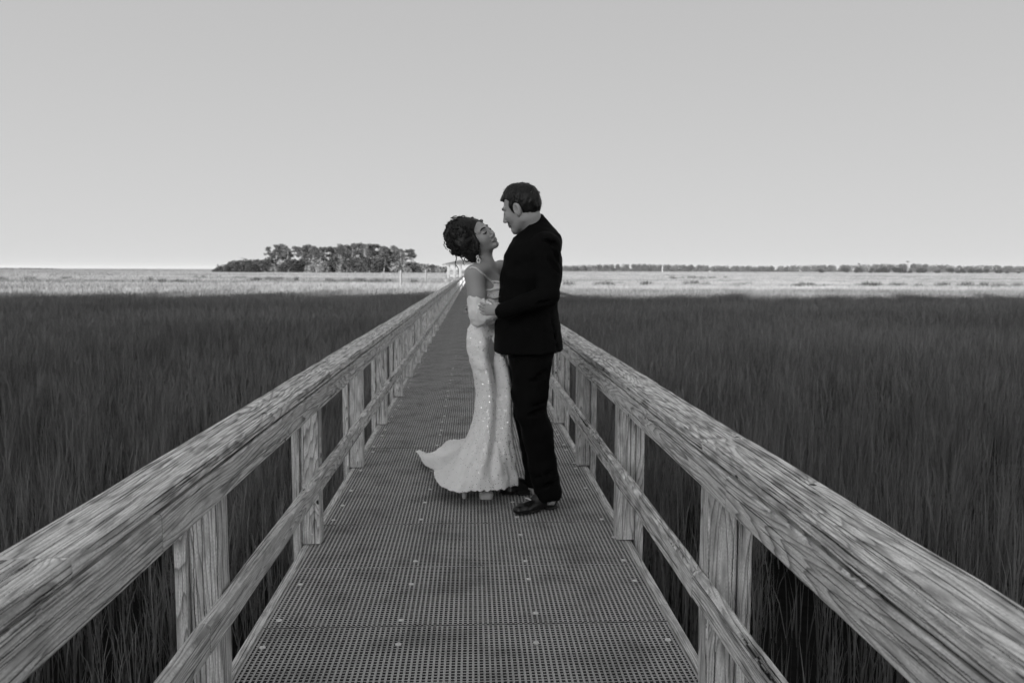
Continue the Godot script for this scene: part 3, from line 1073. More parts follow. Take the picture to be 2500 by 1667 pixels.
func head_field(fr: Transform3D, sc: float, man: bool) -> Field:
	var lo := fr.origin - Vector3.ONE * 0.19 * sc
	var hi := fr.origin + Vector3.ONE * 0.19 * sc
	var f := Field.new(lo, hi, 0.0036)
	var b := fr.basis
	var P := func(x: float, y: float, z: float) -> Vector3: return fr.origin + b * (Vector3(x, y, z) * sc)
	f.ell(P.call(-0.018, 0.034, 0), b, Vector3(0.098, 0.086, 0.077) * sc, 0.02)
	f.ell(P.call(0.028, -0.030, 0), b, Vector3(0.062, 0.080, 0.062) * sc, 0.03)
	var jaw := 1.0 if man else 0.74
	for s in [-1.0, 1.0]:
		f.cap(P.call(-0.004, -0.062 if man else -0.054, 0.052 * s * jaw), P.call(0.058, -0.104 if man else -0.098, 0.014 * s * jaw), 0.020 * sc * jaw, 0.017 * sc * jaw, 0.03 * jaw)
		f.ell(P.call(0.052, -0.028, 0.040 * s), b, Vector3(0.028, 0.030, 0.024) * sc, 0.02)
		f.cap(P.call(0.068, 0.024, 0.044 * s), P.call(0.086, 0.022, 0.012 * s), 0.010 * sc, 0.010 * sc, 0.014)
	f.ell(P.call(0.070, -0.103 if man else -0.099, 0), b, Vector3(0.020, 0.019, 0.024) * sc * jaw, 0.018)
	for s in [-1.0, 1.0]:
		f.ell(P.call(0.098, 0.000, 0.030 * s), b, Vector3(0.018, 0.011, 0.017) * sc, 0.010, true)
		f.ell(P.call(0.074, -0.001, 0.031 * s), b, Vector3(0.0155, 0.0135, 0.0155) * sc, 0.004)
	var nose := 1.0 if man else 0.86
	f.cap(P.call(0.089, 0.010, 0), P.call(0.087 + 0.024 * nose, -0.040, 0), 0.0075 * sc, 0.0115 * sc * nose, 0.012)
	for s in [-1.0, 1.0]: f.cap(P.call(0.099, -0.046, 0.010 * s), P.call(0.092, -0.045, 0.014 * s), 0.0075 * sc, 0.0065 * sc, 0.006)
	for s in [-1.0, 1.0]:
		f.cap(P.call(0.0935, -0.067, 0.004 * s), P.call(0.083, -0.071, 0.021 * s), 0.0065 * sc, 0.004 * sc, 0.006)
		f.cap(P.call(0.0915, -0.0775, 0.002 * s), P.call(0.083, -0.072, 0.019 * s), 0.0075 * sc, 0.004 * sc, 0.006)
	for s in [-1.0, 1.0]:                                             # ears
		f.ell(P.call(-0.012, -0.006, 0.081 * s), b, Vector3(0.022, 0.036, 0.014) * sc, 0.005)
		f.ell(P.call(-0.006, -0.003, 0.096 * s), b, Vector3(0.013, 0.023, 0.012) * sc, 0.003, true)
		f.cap(P.call(-0.008, -0.034, 0.078 * s), P.call(-0.006, -0.036, 0.078 * s), 0.009 * sc, 0.009 * sc, 0.006)
	return f

func groove(f: Field, q: Array) -> void:          # a shallow fold between two pixels, on the side turned to the camera
	var n := 14
	for i in n + 1:
		var t := float(i) / n
		var d := (pix(lerpf(q[0], q[2], t), lerpf(q[1], q[3], t), 1.0) - cam_pos).normalized()
		var hp := f.hit(cam_pos + d * 3.8, d, 1.3)
		if hp == Vector3.INF: continue
		var r: float = q[4] * (0.45 + 0.55 * sin(PI * t))
		f.ell(hp - d * r * 0.45, Basis.IDENTITY, Vector3(r, r, r), 0.012, true)

func strands(mb: MB, f: Field, c: Vector3, n: int, l: float, flow: Vector3, lo: float, hi: float, seed_: int) -> void:
	var r := RandomNumberGenerator.new()
	r.seed = seed_
	for k in n:
		var d := Vector3(r.randfn(), r.randfn() + 0.4, r.randfn()).normalized()
		var hp := f.hit(c + d * 0.26, -d, 0.26)
		if hp == Vector3.INF: continue
		var nn := Vector3(f.at(hp + Vector3(0.006, 0, 0)) - f.at(hp - Vector3(0.006, 0, 0)), f.at(hp + Vector3(0, 0.006, 0)) - f.at(hp - Vector3(0, 0.006, 0)), f.at(hp + Vector3(0, 0, 0.006)) - f.at(hp - Vector3(0, 0, 0.006))).normalized()
		var t := flow - nn * flow.dot(nn)
		t = (t.normalized() + Vector3(r.randfn(), r.randfn(), r.randfn()) * 0.35 + nn * r.randf_range(0.05, 0.45)).normalized()
		var s := t.cross(nn).normalized() * 0.0011
		var g := r.randf_range(lo, hi)
		mb.flat([hp - s - nn * 0.002, hp + t * l * r.randf_range(0.5, 1.2), hp + s - nn * 0.002], Color(g, g, g))

func near_segment(p: Vector3, a: Vector3, b: Vector3) -> float:
	var ba := b - a
	return (p - a - ba * clampf((p - a).dot(ba) / ba.length_squared(), 0, 1)).length()

func on_face(f: Field, fr: Transform3D, sc: float, x: float, y: float, z: float) -> Vector3:
	var c := fr.origin + fr.basis * (Vector3(x * 0.3, y, z * 0.5) * sc)
	var p := fr.origin + fr.basis * (Vector3(x * 1.7, y, z * 1.25) * sc)
	var hp := f.hit(p, (c - p).normalized(), 0.2)
	return fr.origin + fr.basis * (Vector3(x, y, z) * sc) if hp == Vector3.INF else hp

func face_parts(f: Field, fr: Transform3D, sc: float, man: bool, skin: float, body: Node3D) -> void:
	var dark := Color(0.014, 0.014, 0.014)
	for s in [-1.0, 1.0]:
		var brow := MB.new()
		var pts := []
		for q in [[0.094, 0.020, 0.010], [0.090, 0.024, 0.022], [0.082, 0.026, 0.036], [0.070, 0.022, 0.050]]: pts.append(on_face(f, fr, sc, q[0], q[1], q[2] * s))
		brow.tube(pts, [0.0032, 0.0046, 0.0042, 0.0018] if not man else [0.0044, 0.0058, 0.0052, 0.003], 6, dark)
		part("eyebrow", brow.mesh(), M.hair, body)
		var lash := MB.new()
		pts = []
		for q in [[0.088, -0.003, 0.014], [0.090, -0.006, 0.025], [0.088, -0.007, 0.037], [0.078, -0.002, 0.052]]: pts.append(on_face(f, fr, sc, q[0], q[1], q[2] * s))
		lash.tube(pts, [0.0022, 0.0042, 0.0046, 0.0032] if not man else [0.002, 0.0034, 0.0034, 0.002], 6, dark)
		part("eyelashes", lash.mesh(), M.hair, body)
	var lp := Field.new(fr.origin - Vector3.ONE * 0.15, fr.origin + Vector3.ONE * 0.15, 0.0036)
	var P := func(x: float, y: float, z: float) -> Vector3: return fr.origin + fr.basis * (Vector3(x, y, z) * sc)
	for s in [-1.0, 1.0]:
		lp.cap(P.call(0.0950, -0.0675, 0.004 * s), P.call(0.0842, -0.0715, 0.021 * s), 0.0060 * sc, 0.0035 * sc, 0.004)
		lp.cap(P.call(0.0930, -0.0775, 0.002 * s), P.call(0.0842, -0.0725, 0.019 * s), 0.0070 * sc, 0.0035 * sc, 0.004)
	var mb := MB.new()
	lp.net(mb, func(_p): return Color(skin, skin, skin) * 0.55)
	part("lips", mb.mesh(), M.skin, body)

func hand(f: Field, wrist: Vector3, along: Vector3, back: Vector3, thumb_side: Vector3, sc: float, curl: float) -> void:
	# palm, four fingers rooted at the knuckles, thumb leaving the side of the palm near its base
	along = along.normalized()
	var across := (thumb_side - along * thumb_side.dot(along)).normalized()
	back = across.cross(along).normalized() * signf(across.cross(along).dot(back))
	var knuckle := wrist + along * 0.088 * sc
	f.ecap(wrist, knuckle, Vector2(0.026, 0.016) * sc, Vector2(0.038, 0.013) * sc, across, 0.006)
	var len_ := [0.068, 0.078, 0.072, 0.055]
	for k in 4:
		var side := (1.5 - k) * 0.0195 * sc
		var p := knuckle + across * side - along * 0.006 * sc
		var dir := along
		var l: float = len_[k] * sc
		for j in 3:
			dir = (dir - back * tan(curl * (0.75 if j == 0 else 1.0)) ).normalized()
			var q: Vector3 = p + dir * l * [0.45, 0.31, 0.24][j]
			f.cap(p, q, (0.0092 - j * 0.0008) * sc, (0.0085 - j * 0.0009) * sc, 0.003)
			p = q
	var tb := wrist + along * 0.026 * sc + across * 0.022 * sc
	var t1 := tb + (along * 0.7 + across * 0.75 - back * 0.25).normalized() * 0.040 * sc
	var t2 := t1 + (along * 0.95 + across * 0.25 - back * 0.3).normalized() * 0.032 * sc
	f.cap(tb, t1, 0.0135 * sc, 0.0105 * sc, 0.008)
	f.cap(t1, t2, 0.0105 * sc, 0.0085 * sc, 0.004)

const ZM := 4.42
const ZW := 4.62

func make_man() -> void:
	var man := base("person", Vector3(pix(1305, 1240, 4.5).x, 0, -4.5))
	tag(man, "person in a black suit and black shoes looking down at the partner held close", "person")
	var off := -man.position
	# --- head, hands and the body under the clothes: one skin mesh
	var skin_v := 0.39
	var fr := head_frame(1270, 507, ZM - 0.02, Vector2(-cos(0.34), -sin(0.34)), -0.45)
	var sc := 0.99
	var hf := head_field(fr, sc, true)
	var neck_top := fr.origin + fr.basis * Vector3(-0.035, -0.06, 0)
	var neck_low := pix(1304, 566, ZM)
	hf.cap(neck_top, neck_low, 0.060, 0.058, 0.03)
	var mb := MB.new()
	hf.net(mb, func(_p): return Color(skin_v, skin_v, skin_v))
	var flat := func(_p): return Color(skin_v, skin_v, skin_v)
	var wrist := pix(1222, 760, ZM - 0.27)
	var tipd := pix(1178, 754, ZM - 0.25) - wrist
	var hnd := Field.new(wrist - Vector3(0.20, 0.11, 0.11), wrist + Vector3(0.07, 0.11, 0.11), 0.0032)
	hnd.cap(wrist.lerp(pix(1340, 722, ZM - 0.235), 0.22), wrist, 0.027, 0.025, 0.01)
	hand(hnd, wrist, tipd, Vector3(-0.1, 0.1, 1), Vector3(0.1, 1, 0.15), 0.84, 0.42)
	hnd.net(mb, flat)
	var wrist2 := pix(1192, 756, 4.80)
	var hnd2 := Field.new(wrist2 - Vector3(0.14, 0.11, 0.11), wrist2 + Vector3(0.07, 0.11, 0.11), 0.0036)
	hnd2.cap(wrist2 + Vector3(0.06, 0, 0.0), wrist2, 0.027, 0.025, 0.01)
	hand(hnd2, wrist2, Vector3(-1, 0.0, 0.25), Vector3(0, 0, -1), Vector3(0, 1, 0), 0.97, 0.30)
	hnd2.net(mb, flat)
	var lo := Vector3(pix(1180, 700, 4.4).x, 0.03, -5.1)
	var hi := Vector3(pix(1400, 700, 4.4).x, pix(1300, 530, 4.4).y, -3.95)
	var core := Field.new(lo, hi, 0.014)
	core.cap(neck_top, neck_low, 0.055, 0.06, 0.02)
	core.cap(neck_low, pix(1300, 700, ZM), 0.052, 0.11, 0.02)
	core.cap(pix(1300, 700, ZM), pix(1298, 850, ZM + 0.02), 0.11, 0.12, 0.04)
	core.cap(pix(1335, 610, ZM - 0.16), pix(1340, 716, ZM - 0.22), 0.045, 0.038, 0.03)
	core.cap(pix(1340, 716, ZM - 0.22), wrist, 0.036, 0.024, 0.02)
	core.cap(pix(1290, 610, ZM + 0.16), pix(1255, 725, ZM + 0.32), 0.045, 0.038, 0.03)
	core.cap(pix(1255, 725, ZM + 0.32), wrist2, 0.036, 0.024, 0.02)
	core.cap(pix(1300, 860, 4.36), pix(1296, 1004, 4.37), 0.065, 0.045, 0.03)
	core.cap(pix(1296, 1004, 4.36), pix(1343, 1222, 4.38), 0.045, 0.034, 0.03)
	core.cap(pix(1290, 860, 4.55), pix(1285, 1004, 4.60), 0.08, 0.055, 0.03)
	core.cap(pix(1285, 1004, 4.60), pix(1303, 1190, 4.68), 0.055, 0.036, 0.03)
	core.net(mb, flat)
	face_parts(hf, fr, sc, true, skin_v, part("body", mb.mesh(), M.skin, man, off))
	# --- hair
	var hr := Field.new(fr.origin - Vector3.ONE * 0.2, fr.origin + Vector3.ONE * 0.2, 0.0042)
	var b := fr.basis
	var P := func(x: float, y: float, z: float) -> Vector3: return fr.origin + b * (Vector3(x, y, z) * sc)
	hr.ell(P.call(-0.020, 0.038, 0), b, Vector3(0.107, 0.091, 0.081) * sc, 0.01)
	hr.cap(P.call(0.010, 0.106, 0.01), P.call(0.076, 0.074, 0.0), 0.024 * sc, 0.014 * sc, 0.03)
	hr.ell(P.call(-0.050, -0.002, 0), b, Vector3(0.066, 0.070, 0.073) * sc, 0.03)
	hr.ell(P.call(0.100, -0.012, 0), b, Vector3(0.080, 0.078, 0.14) * sc, 0.012, true)          # open over the face
	hr.ell(P.call(0.062, 0.045, 0.075), b, Vector3(0.040, 0.030, 0.04) * sc, 0.010, true)       # temple
	hr.ell(P.call(0.062, 0.045, -0.075), b, Vector3(0.040, 0.030, 0.04) * sc, 0.010, true)
	hr.ell(P.call(-0.010, -0.085, 0), b, Vector3(0.095, 0.050, 0.15) * sc, 0.010, true)         # nape and below the ear
	for s in [-1.0, 1.0]:
		hr.ell(P.call(-0.012, -0.018, 0.084 * s), b, Vector3(0.025, 0.036, 0.030) * sc, 0.004, true)
		hr.cap(P.call(0.020, 0.03, 0.071 * s), P.call(0.015, -0.018, 0.068 * s), 0.011 * sc, 0.006 * sc, 0.008)
	hr.rough(noise(38.0, 5, 3), 0.006, Vector3(1.0, 0.45, 1.0))
	mb = MB.new()
	var hn := noise(45.0, 6, 2)
	hr.net(mb, func(p):
		var t: float = 0.000 + 0.006 * hn.get_noise_3d(p.x, p.y * 0.5, p.z) + 0.012
		return Color(t, t, t))
	strands(mb, hr, fr.origin, 2600, 0.016, Vector3(0.55, 0.25, 0.0), 0.004, 0.020, 71)
	part("hair", mb.mesh(), M.hair, man, off)
	# beard on the chin
	var bd := Field.new(fr.origin - Vector3.ONE * 0.2, fr.origin + Vector3.ONE * 0.2, 0.004)
	bd.ell(P.call(0.066, -0.110, 0), b, Vector3(0.024, 0.020, 0.026) * sc, 0.008)
	for s in [-1.0, 1.0]:
		bd.cap(P.call(0.096, -0.057, 0.004 * s), P.call(0.084, -0.064, 0.022 * s), 0.0048, 0.004, 0.004)
		bd.cap(P.call(0.084, -0.064, 0.022 * s), P.call(0.070, -0.100, 0.020 * s), 0.004, 0.008, 0.004)
	bd.rough(noise(90.0, 8, 2), 0.003)
	mb = MB.new()
	bd.net(mb, func(_p): return Color(0.11, 0.11, 0.11))
	part("beard", mb.mesh(), M.hair, man, off)
	# --- jacket
	var jlo := Vector3(pix(1170, 850, 4.9).x - 0.03, pix(1300, 880, ZM).y - 0.04, -4.95)
	var jhi := Vector3(pix(1395, 600, ZM - 0.2).x, pix(1300, 510, ZM).y, -4.0)
	var jk := Field.new(jlo, jhi, 0.0095)
	jk.ecap(pix(1293, 550, ZM), pix(1306, 612, ZM), Vector2(0.084, 0.076), Vector2(0.13, 0.16), Vector3.RIGHT, 0.02)
	jk.cut(pix(1294, 547, ZM), Vector3(-0.64, 0.77, 0.0))
	jk.ell(neck_low.lerp(neck_top, 0.55), Basis.IDENTITY, Vector3(0.052, 0.075, 0.054), 0.006, true)
	var rows := [[648, 1233, 1371, 0.195], [680, 1224, 1367, 0.20], [721, 1221, 1359, 0.19], [752, 1219, 1357, 0.185], [777, 1213, 1361, 0.19], [803, 1210, 1366, 0.20], [848, 1209, 1371, 0.205], [880, 1209, 1374, 0.21]]
	for i in rows.size() - 1:
		var p: Array = rows[i]
		var q: Array = rows[i + 1]
		var mpx := F / (ZM + 0.1)
		jk.ecap(pix((p[1] + p[2]) * 0.5, p[0], ZM), pix((q[1] + q[2]) * 0.5, q[0], ZM), Vector2((p[2] - p[1]) * 0.5 / mpx, p[3]), Vector2((q[2] - q[1]) * 0.5 / mpx, q[3]), Vector3.RIGHT, 0.02)
	var sh := pix(1333, 603, ZM - 0.165)
	var el := pix(1340, 722, ZM - 0.235)
	jk.ell(pix(1300, 628, ZM), Basis.IDENTITY, Vector3(0.148, 0.115, 0.19), 0.03)
	jk.cap(pix(1312, 588, ZM - 0.02), sh, 0.066, 0.070, 0.04)
	jk.cap(pix(1312, 588, ZM + 0.02), pix(1288, 603, ZM + 0.165), 0.066, 0.070, 0.04)
	jk.cap(pix(1318, 560, ZM - 0.01), pix(1341, 592, ZM - 0.10), 0.062, 0.072, 0.04)
	jk.cap(sh, el, 0.074, 0.060, 0.02)
	jk.cap(el, wrist + Vector3(0.012, 0, 0.0), 0.058, 0.043, 0.012)
	jk.cap(pix(1290, 605, ZM + 0.17), pix(1262, 722, ZM + 0.30), 0.07, 0.058, 0.02)
	jk.cap(pix(1262, 722, ZM + 0.30), wrist2, 0.056, 0.043, 0.012)
	# folds at the shoulder and elbow, vent at the back
	for q in [[1350, 604, 1369, 650, 0.011], [1338, 626, 1366, 668, 0.010], [1328, 586, 1358, 600, 0.010], [1312, 742, 1340, 730, 0.007]]:
		groove(jk, q)
	var va := pix(1347, 775, ZM - 0.17)
	var vb := pix(1366, 872, ZM - 0.19)
	var vx := (vb - va).normalized()
	jk.ell(va.lerp(vb, 0.55), Basis(vx, Vector3(0, 0, 1).cross(vx).normalized(), Vector3(0, 0, 1)), Vector3(0.13, 0.006, 0.06), 0.006, true)
	# collar folded round the neck
	var ring := []
	for k in 17:
		var a := TAU * k / 16.0
		ring.append(pix(1294 + 28 * cos(a), 552 - 25 * cos(a), ZM - 0.070 * sin(a)))
	for k in 16: jk.cap(ring[k], ring[k + 1], 0.010, 0.010, 0.006)
	var hem := pix(1290, 858, ZM)
	jk.cut(hem, Vector3(0.03, -1, 0.0).normalized())
	jk.rough(noise(9.0, 12, 2), 0.006)
	mb = MB.new()
	var black := 0.0075
	jk.net(mb, func(_p): return Color(black, black, black))
	var cloth := tinted(0.8, 0.2)
	part("jacket", mb.mesh(), cloth, man, off)
	# --- trousers
	var tlo := Vector3(pix(1225, 900, 4.4).x, 0.02, -4.95)
	var thi := Vector3(pix(1385, 900, 4.3).x, pix(1300, 830, 4.4).y, -4.05)
	var tr := Field.new(tlo, thi, 0.0095)
	tr.ecap(pix(1296, 838, ZM), pix(1294, 900, ZM), Vector2(0.145, 0.165), Vector2(0.112, 0.16), Vector3.RIGHT, 0.02)
	tr.cap(pix(1297, 890, 4.36), pix(1294, 960, 4.36), 0.105, 0.100, 0.02)
	tr.cap(pix(1294, 960, 4.36), pix(1296, 1005, 4.35), 0.098, 0.084, 0.02)
	tr.cap(pix(1296, 1005, 4.35), pix(1312, 1052, 4.36), 0.084, 0.083, 0.02)
	tr.cap(pix(1312, 1052, 4.36), pix(1325, 1135, 4.37), 0.083, 0.078, 0.02)
	tr.cap(pix(1325, 1135, 4.37), pix(1337, 1200, 4.38), 0.078, 0.078, 0.015)
	tr.cap(pix(1288, 890, 4.55), pix(1287, 1005, 4.60), 0.105, 0.080, 0.02)
	tr.cap(pix(1287, 1005, 4.60), pix(1300, 1080, 4.64), 0.080, 0.074, 0.02)
	tr.cap(pix(1300, 1080, 4.64), pix(1312, 1180, 4.68), 0.074, 0.068, 0.02)
	for q in [[1332, 1000, 1290, 1014, 0.012], [1347, 1150, 1312, 1166, 0.010], [1362, 1172, 1320, 1190, 0.012], [1338, 905, 1300, 930, 0.012], [1330, 984, 1300, 990, 0.009]]:
		groove(tr, q)
	tr.cut(Vector3(0, 0.058, -4.38), Vector3(-0.25, -1, 0.12).normalized() if false else Vector3(0, -1, 0))
	tr.rough(noise(8.0, 14, 2), 0.007)
	mb = MB.new()
	tr.net(mb, func(_p): return Color(black, black, black))
	part("trousers", mb.mesh(), cloth, man, off)
	# --- shoes
	var leather := plain(0.008, 0.28)
	for q in [[1362.0, 1256.0, 4.42, 4.30], [1300.0, 1222.0, 4.70, 4.70]]:
		var hx := pix(q[0] - 14.0, 1240, q[2]).x
		var tx := pix(q[1] + 12.0, 1240, q[3]).x
		var heel := Vector3(hx, 0.0, -q[2])
		var toe := Vector3(tx, 0.0, -q[3])
		var d := (toe - heel).normalized()
		var sd := d.cross(Vector3.UP)
		var sf := Field.new(Vector3(minf(hx, tx) - 0.08, -0.01, -maxf(q[2], q[3]) - 0.09), Vector3(maxf(hx, tx) + 0.08, 0.16, -minf(q[2], q[3]) + 0.09), 0.0042)
		var y := Vector3.UP
		sf.ecap(heel + y * 0.052, heel + d * 0.10 + y * 0.050, Vector2(0.034, 0.040), Vector2(0.036, 0.038), sd, 0.02)
		sf.ecap(heel + d * 0.10 + y * 0.046, toe - d * 0.03 + y * 0.032, Vector2(0.038, 0.036), Vector2(0.042, 0.028), sd, 0.02)
		sf.ecap(toe - d * 0.03 + y * 0.030, toe + d * 0.012 + y * 0.028, Vector2(0.042, 0.026), Vector2(0.032, 0.022), sd, 0.02)
		sf.cap(heel + d * 0.05 + y * 0.07, heel + d * 0.10 + y * 0.075, 0.036, 0.030, 0.02)
		sf.ecap(heel - d * 0.012 + y * 0.012, heel + d * 0.05 + y * 0.012, Vector2(0.038, 0.013), Vector2(0.038, 0.013), sd, 0.003)
		sf.ecap(heel + d * 0.12 + y * 0.012, toe + d * 0.01 + y * 0.012, Vector2(0.043, 0.008), Vector2(0.034, 0.008), sd, 0.003)
		sf.cut(Vector3(0, 0.003, 0), Vector3(0, -1, 0))
		mb = MB.new()
		sf.net(mb, func(_p): return Color.WHITE)
		var shoe := part("shoe", mb.mesh(), leather, man, off)
		var bk := MB.new()
		var bp := heel + d * 0.165 + y * 0.078 - sd * 0.0
		bk.tube([bp + sd * 0.024, bp + d * 0.004 + y * 0.004, bp - sd * 0.024], [0.004, 0.0045, 0.004], 6)
		part("buckle", bk.mesh(), M.steel, shoe)

# ---------------------------------------------------------------- the person in the gown
func spline(list: Array, t: float, k: int) -> float:      # list of [t, a, b, ...]
	var i := 0
	while i < list.size() - 2 and list[i + 1][0] < t: i += 1
	var p0: Array = list[maxi(i - 1, 0)]
	var p1: Array = list[i]
	var p2: Array = list[i + 1]
	var p3: Array = list[mini(i + 2, list.size() - 1)]
	var f := clampf((t - p1[0]) / maxf(1e-6, p2[0] - p1[0]), 0, 1)
	return cubic_interpolate(p1[k], p2[k], p0[k], p3[k], f)

func make_woman() -> void:
	var wo := base("person", Vector3(pix(1190, 1210, ZW).x, 0, -ZW))
	tag(wo, "person in a long pale sequinned gown with train, dark curly hair piled up, leaning back", "person")
	var off := -wo.position
	var skin_v := 0.35
	var fr := head_frame(1169, 580, ZW - 0.01, Vector2(cos(0.70), sin(0.70)), 0.72)
	var sc := 0.92
	var hf := head_field(fr, sc, false)
	var neck_top := fr.origin + fr.basis * Vector3(-0.025, -0.07, 0)
	var neck_low := pix(1184, 655, ZW)
	hf.cap(neck_top, neck_low, 0.046, 0.047, 0.03)
	var mb := MB.new()
	hf.net(mb, func(_p): return Color(skin_v, skin_v, skin_v))
	var flat := func(_p): return Color(skin_v, skin_v, skin_v)
	# torso, arms, legs
	var lo := Vector3(pix(1105, 700, ZW).x, 0.08, -5.05)
	var hi := Vector3(pix(1290, 700, ZW).x, pix(1180, 600, ZW).y, -4.15)
	var bf := Field.new(lo, hi, 0.0085)
	var shn := pix(1157, 671, ZW - 0.165)
	var eln := pix(1172, 768, ZW - 0.20)
	var shf := pix(1223, 654, ZW + 0.15)
	bf.cap(neck_top, neck_low, 0.045, 0.048, 0.02)
	bf.ecap(pix(1178, 664, ZW), pix(1192, 700, ZW), Vector2(0.060, 0.150), Vector2(0.080, 0.125), Vector3.RIGHT, 0.04)
	bf.ecap(pix(1192, 700, ZW), pix(1190, 770, ZW), Vector2(0.080, 0.125), Vector2(0.062, 0.105), Vector3.RIGHT, 0.03)
	bf.ecap(pix(1190, 770, ZW), pix(1188, 850, ZW), Vector2(0.062, 0.105), Vector2(0.078, 0.110), Vector3.RIGHT, 0.03)
	for z in [-0.055, 0.055]: bf.ell(pix(1212, 700, ZW + z), Basis.IDENTITY, Vector3(0.05, 0.055, 0.055), 0.02)
	bf.cap(neck_low, shn, 0.036, 0.040, 0.05)
	bf.cap(neck_low, shf, 0.036, 0.040, 0.05)
	bf.cap(shn, shn.lerp(eln, 0.5), 0.0535, 0.051, 0.03)
	bf.cap(shn.lerp(eln, 0.5), eln, 0.051, 0.040, 0.01)
	var wrn := pix(1236, 752, ZW - 0.27)
	bf.cap(eln, wrn, 0.038, 0.025, 0.01)
	var elf := pix(1245, 740, ZW + 0.21)
	bf.cap(shf, elf, 0.045, 0.036, 0.02)
	var wrf := pix(1290, 700, ZW + 0.14)
	bf.cap(elf, wrf, 0.036, 0.025, 0.01)
	bf.cap(pix(1180, 850, ZW - 0.045), pix(1193, 1020, ZW - 0.04), 0.055, 0.040, 0.03)
	bf.cap(pix(1193, 1020, ZW - 0.04), pix(1150, 1195, ZW - 0.02), 0.046, 0.030, 0.02)
	bf.cap(pix(1203, 850, ZW + 0.06), pix(1222, 1000, ZW + 0.06), 0.055, 0.040, 0.03)
	bf.cap(pix(1225, 1000, ZW + 0.07), pix(1200, 1170, ZW + 0.13), 0.046, 0.030, 0.02)
	bf.net(mb, flat)
	for q in [[wrn, Vector3(1, -0.05, -0.25)], [wrf, Vector3(0.6, 0.7, -0.1)]]:
		var w0: Vector3 = q[0]
		var hnd := Field.new(w0 - Vector3.ONE * 0.12, w0 + Vector3.ONE * 0.19, 0.004)
		hnd.cap(w0 - q[1].normalized() * 0.05, w0, 0.025, 0.023, 0.01)
		hand(hnd, w0, q[1], Vector3(0, 0.2, 1), Vector3(0, 1, 0), 0.85, 0.22)
		hnd.net(mb, flat)
	# feet in the platform shoes
	var shoes := [[1127.0, 1200.0, 4.62, 0.0], [1170.0, 1240.0, 4.78, 0.0]]
	for q in shoes:
		var hx := pix(q[0] + 6.0, 1210, q[2]).x
		var tx := pix(q[1], 1210, q[2]).x
		var ff := Field.new(Vector3(hx - 0.05, 0.01, -q[2] - 0.07), Vector3(tx + 0.05, 0.24, -q[2] + 0.09), 0.006)
		ff.cap(Vector3(hx + 0.02, 0.135, -q[2]), Vector3(tx - 0.05, 0.075, -q[2] + 0.005), 0.026, 0.026, 0.01)
		ff.ecap(Vector3(tx - 0.06, 0.072, -q[2]), Vector3(tx - 0.012, 0.062, -q[2] + 0.01), Vector2(0.036, 0.018), Vector2(0.034, 0.012), Vector3(0, 0, 1), 0.01)
		ff.net(mb, flat)
	face_parts(hf, fr, sc, false, skin_v, part("body", mb.mesh(), M.skin, wo, off))
	# --- shoes
	var pale := plain(0.6, 0.5)
	for q in shoes:
		var hx := pix(q[0], 1210, q[2]).x
		var hx2 := pix(q[0] + 12.0, 1210, q[2]).x
		var tx0 := pix(q[1] - 34.0, 1210, q[2]).x
		var tx := pix(q[1] + 9.0, 1210, q[2]).x
		var sf := Field.new(Vector3(hx - 0.03, -0.01, -q[2] - 0.08), Vector3(tx + 0.03, 0.2, -q[2] + 0.09), 0.0048)
		var zc: float = -q[2] + 0.005
		sf.ecap(Vector3(tx0 + 0.034, 0.026, zc), Vector3(tx - 0.036, 0.026, zc), Vector2(0.038, 0.026), Vector2(0.038, 0.026), Vector3(0, 0, 1), 0.004)
		sf.ecap(Vector3(tx0 + 0.034, 0.012, zc), Vector3(tx - 0.036, 0.012, zc), Vector2(0.038, 0.022), Vector2(0.038, 0.022), Vector3(0, 0, 1), 0.004)
		sf.ecap(Vector3((hx + hx2) * 0.5, 0.01, zc), Vector3((hx + hx2) * 0.5 + 0.006, 0.12, zc), Vector2(0.013, 0.013), Vector2(0.024, 0.026), Vector3(1, 0, 0), 0.006)
		sf.ecap(Vector3((hx + hx2) * 0.5, 0.122, zc), Vector3(tx0 + 0.03, 0.052, zc), Vector2(0.028, 0.010), Vector2(0.034, 0.008), Vector3(0, 0, 1), 0.006)
		sf.cut(Vector3(0, 0.003, 0), Vector3(0, -1, 0))
		mb = MB.new()
		sf.net(mb, func(_p): return Color.WHITE)
		var shoe := part("shoe", mb.mesh(), pale, wo, off)
		var st := MB.new()
		var arc := []
		var rad := []
		for k in 9:
			var a := PI * k / 8.0
			arc.append(Vector3(tx - 0.045, 0.050 + 0.042 * sin(a), zc + 0.040 * cos(a)))
			rad.append(0.007)
		st.tube(arc, rad, 6)
		part("strap", st.mesh(), pale, shoe)
	# --- gown: close to the body down to the knees, then flaring into the train
	var cloth := tinted(0.7, 0.4)
	var levels := [[672, 1191, 31, 0.02, 0.09], [690, 1200, 36, 0.0, 0.125], [715, 1199, 38, 0.0, 0.132], [745, 1193, 36, 0.0, 0.115], [775, 1191, 35, 0.0, 0.108], [805, 1186, 43, 0.0, 0.125], [834, 1188, 48, 0.0, 0.145], [866, 1191, 47.5, 0.0, 0.15], [907, 1199.5, 45.5, 0.0, 0.145], [958, 1206, 45, 0.0, 0.125], [1000, 1204, 45.5, 0.0, 0.118]]
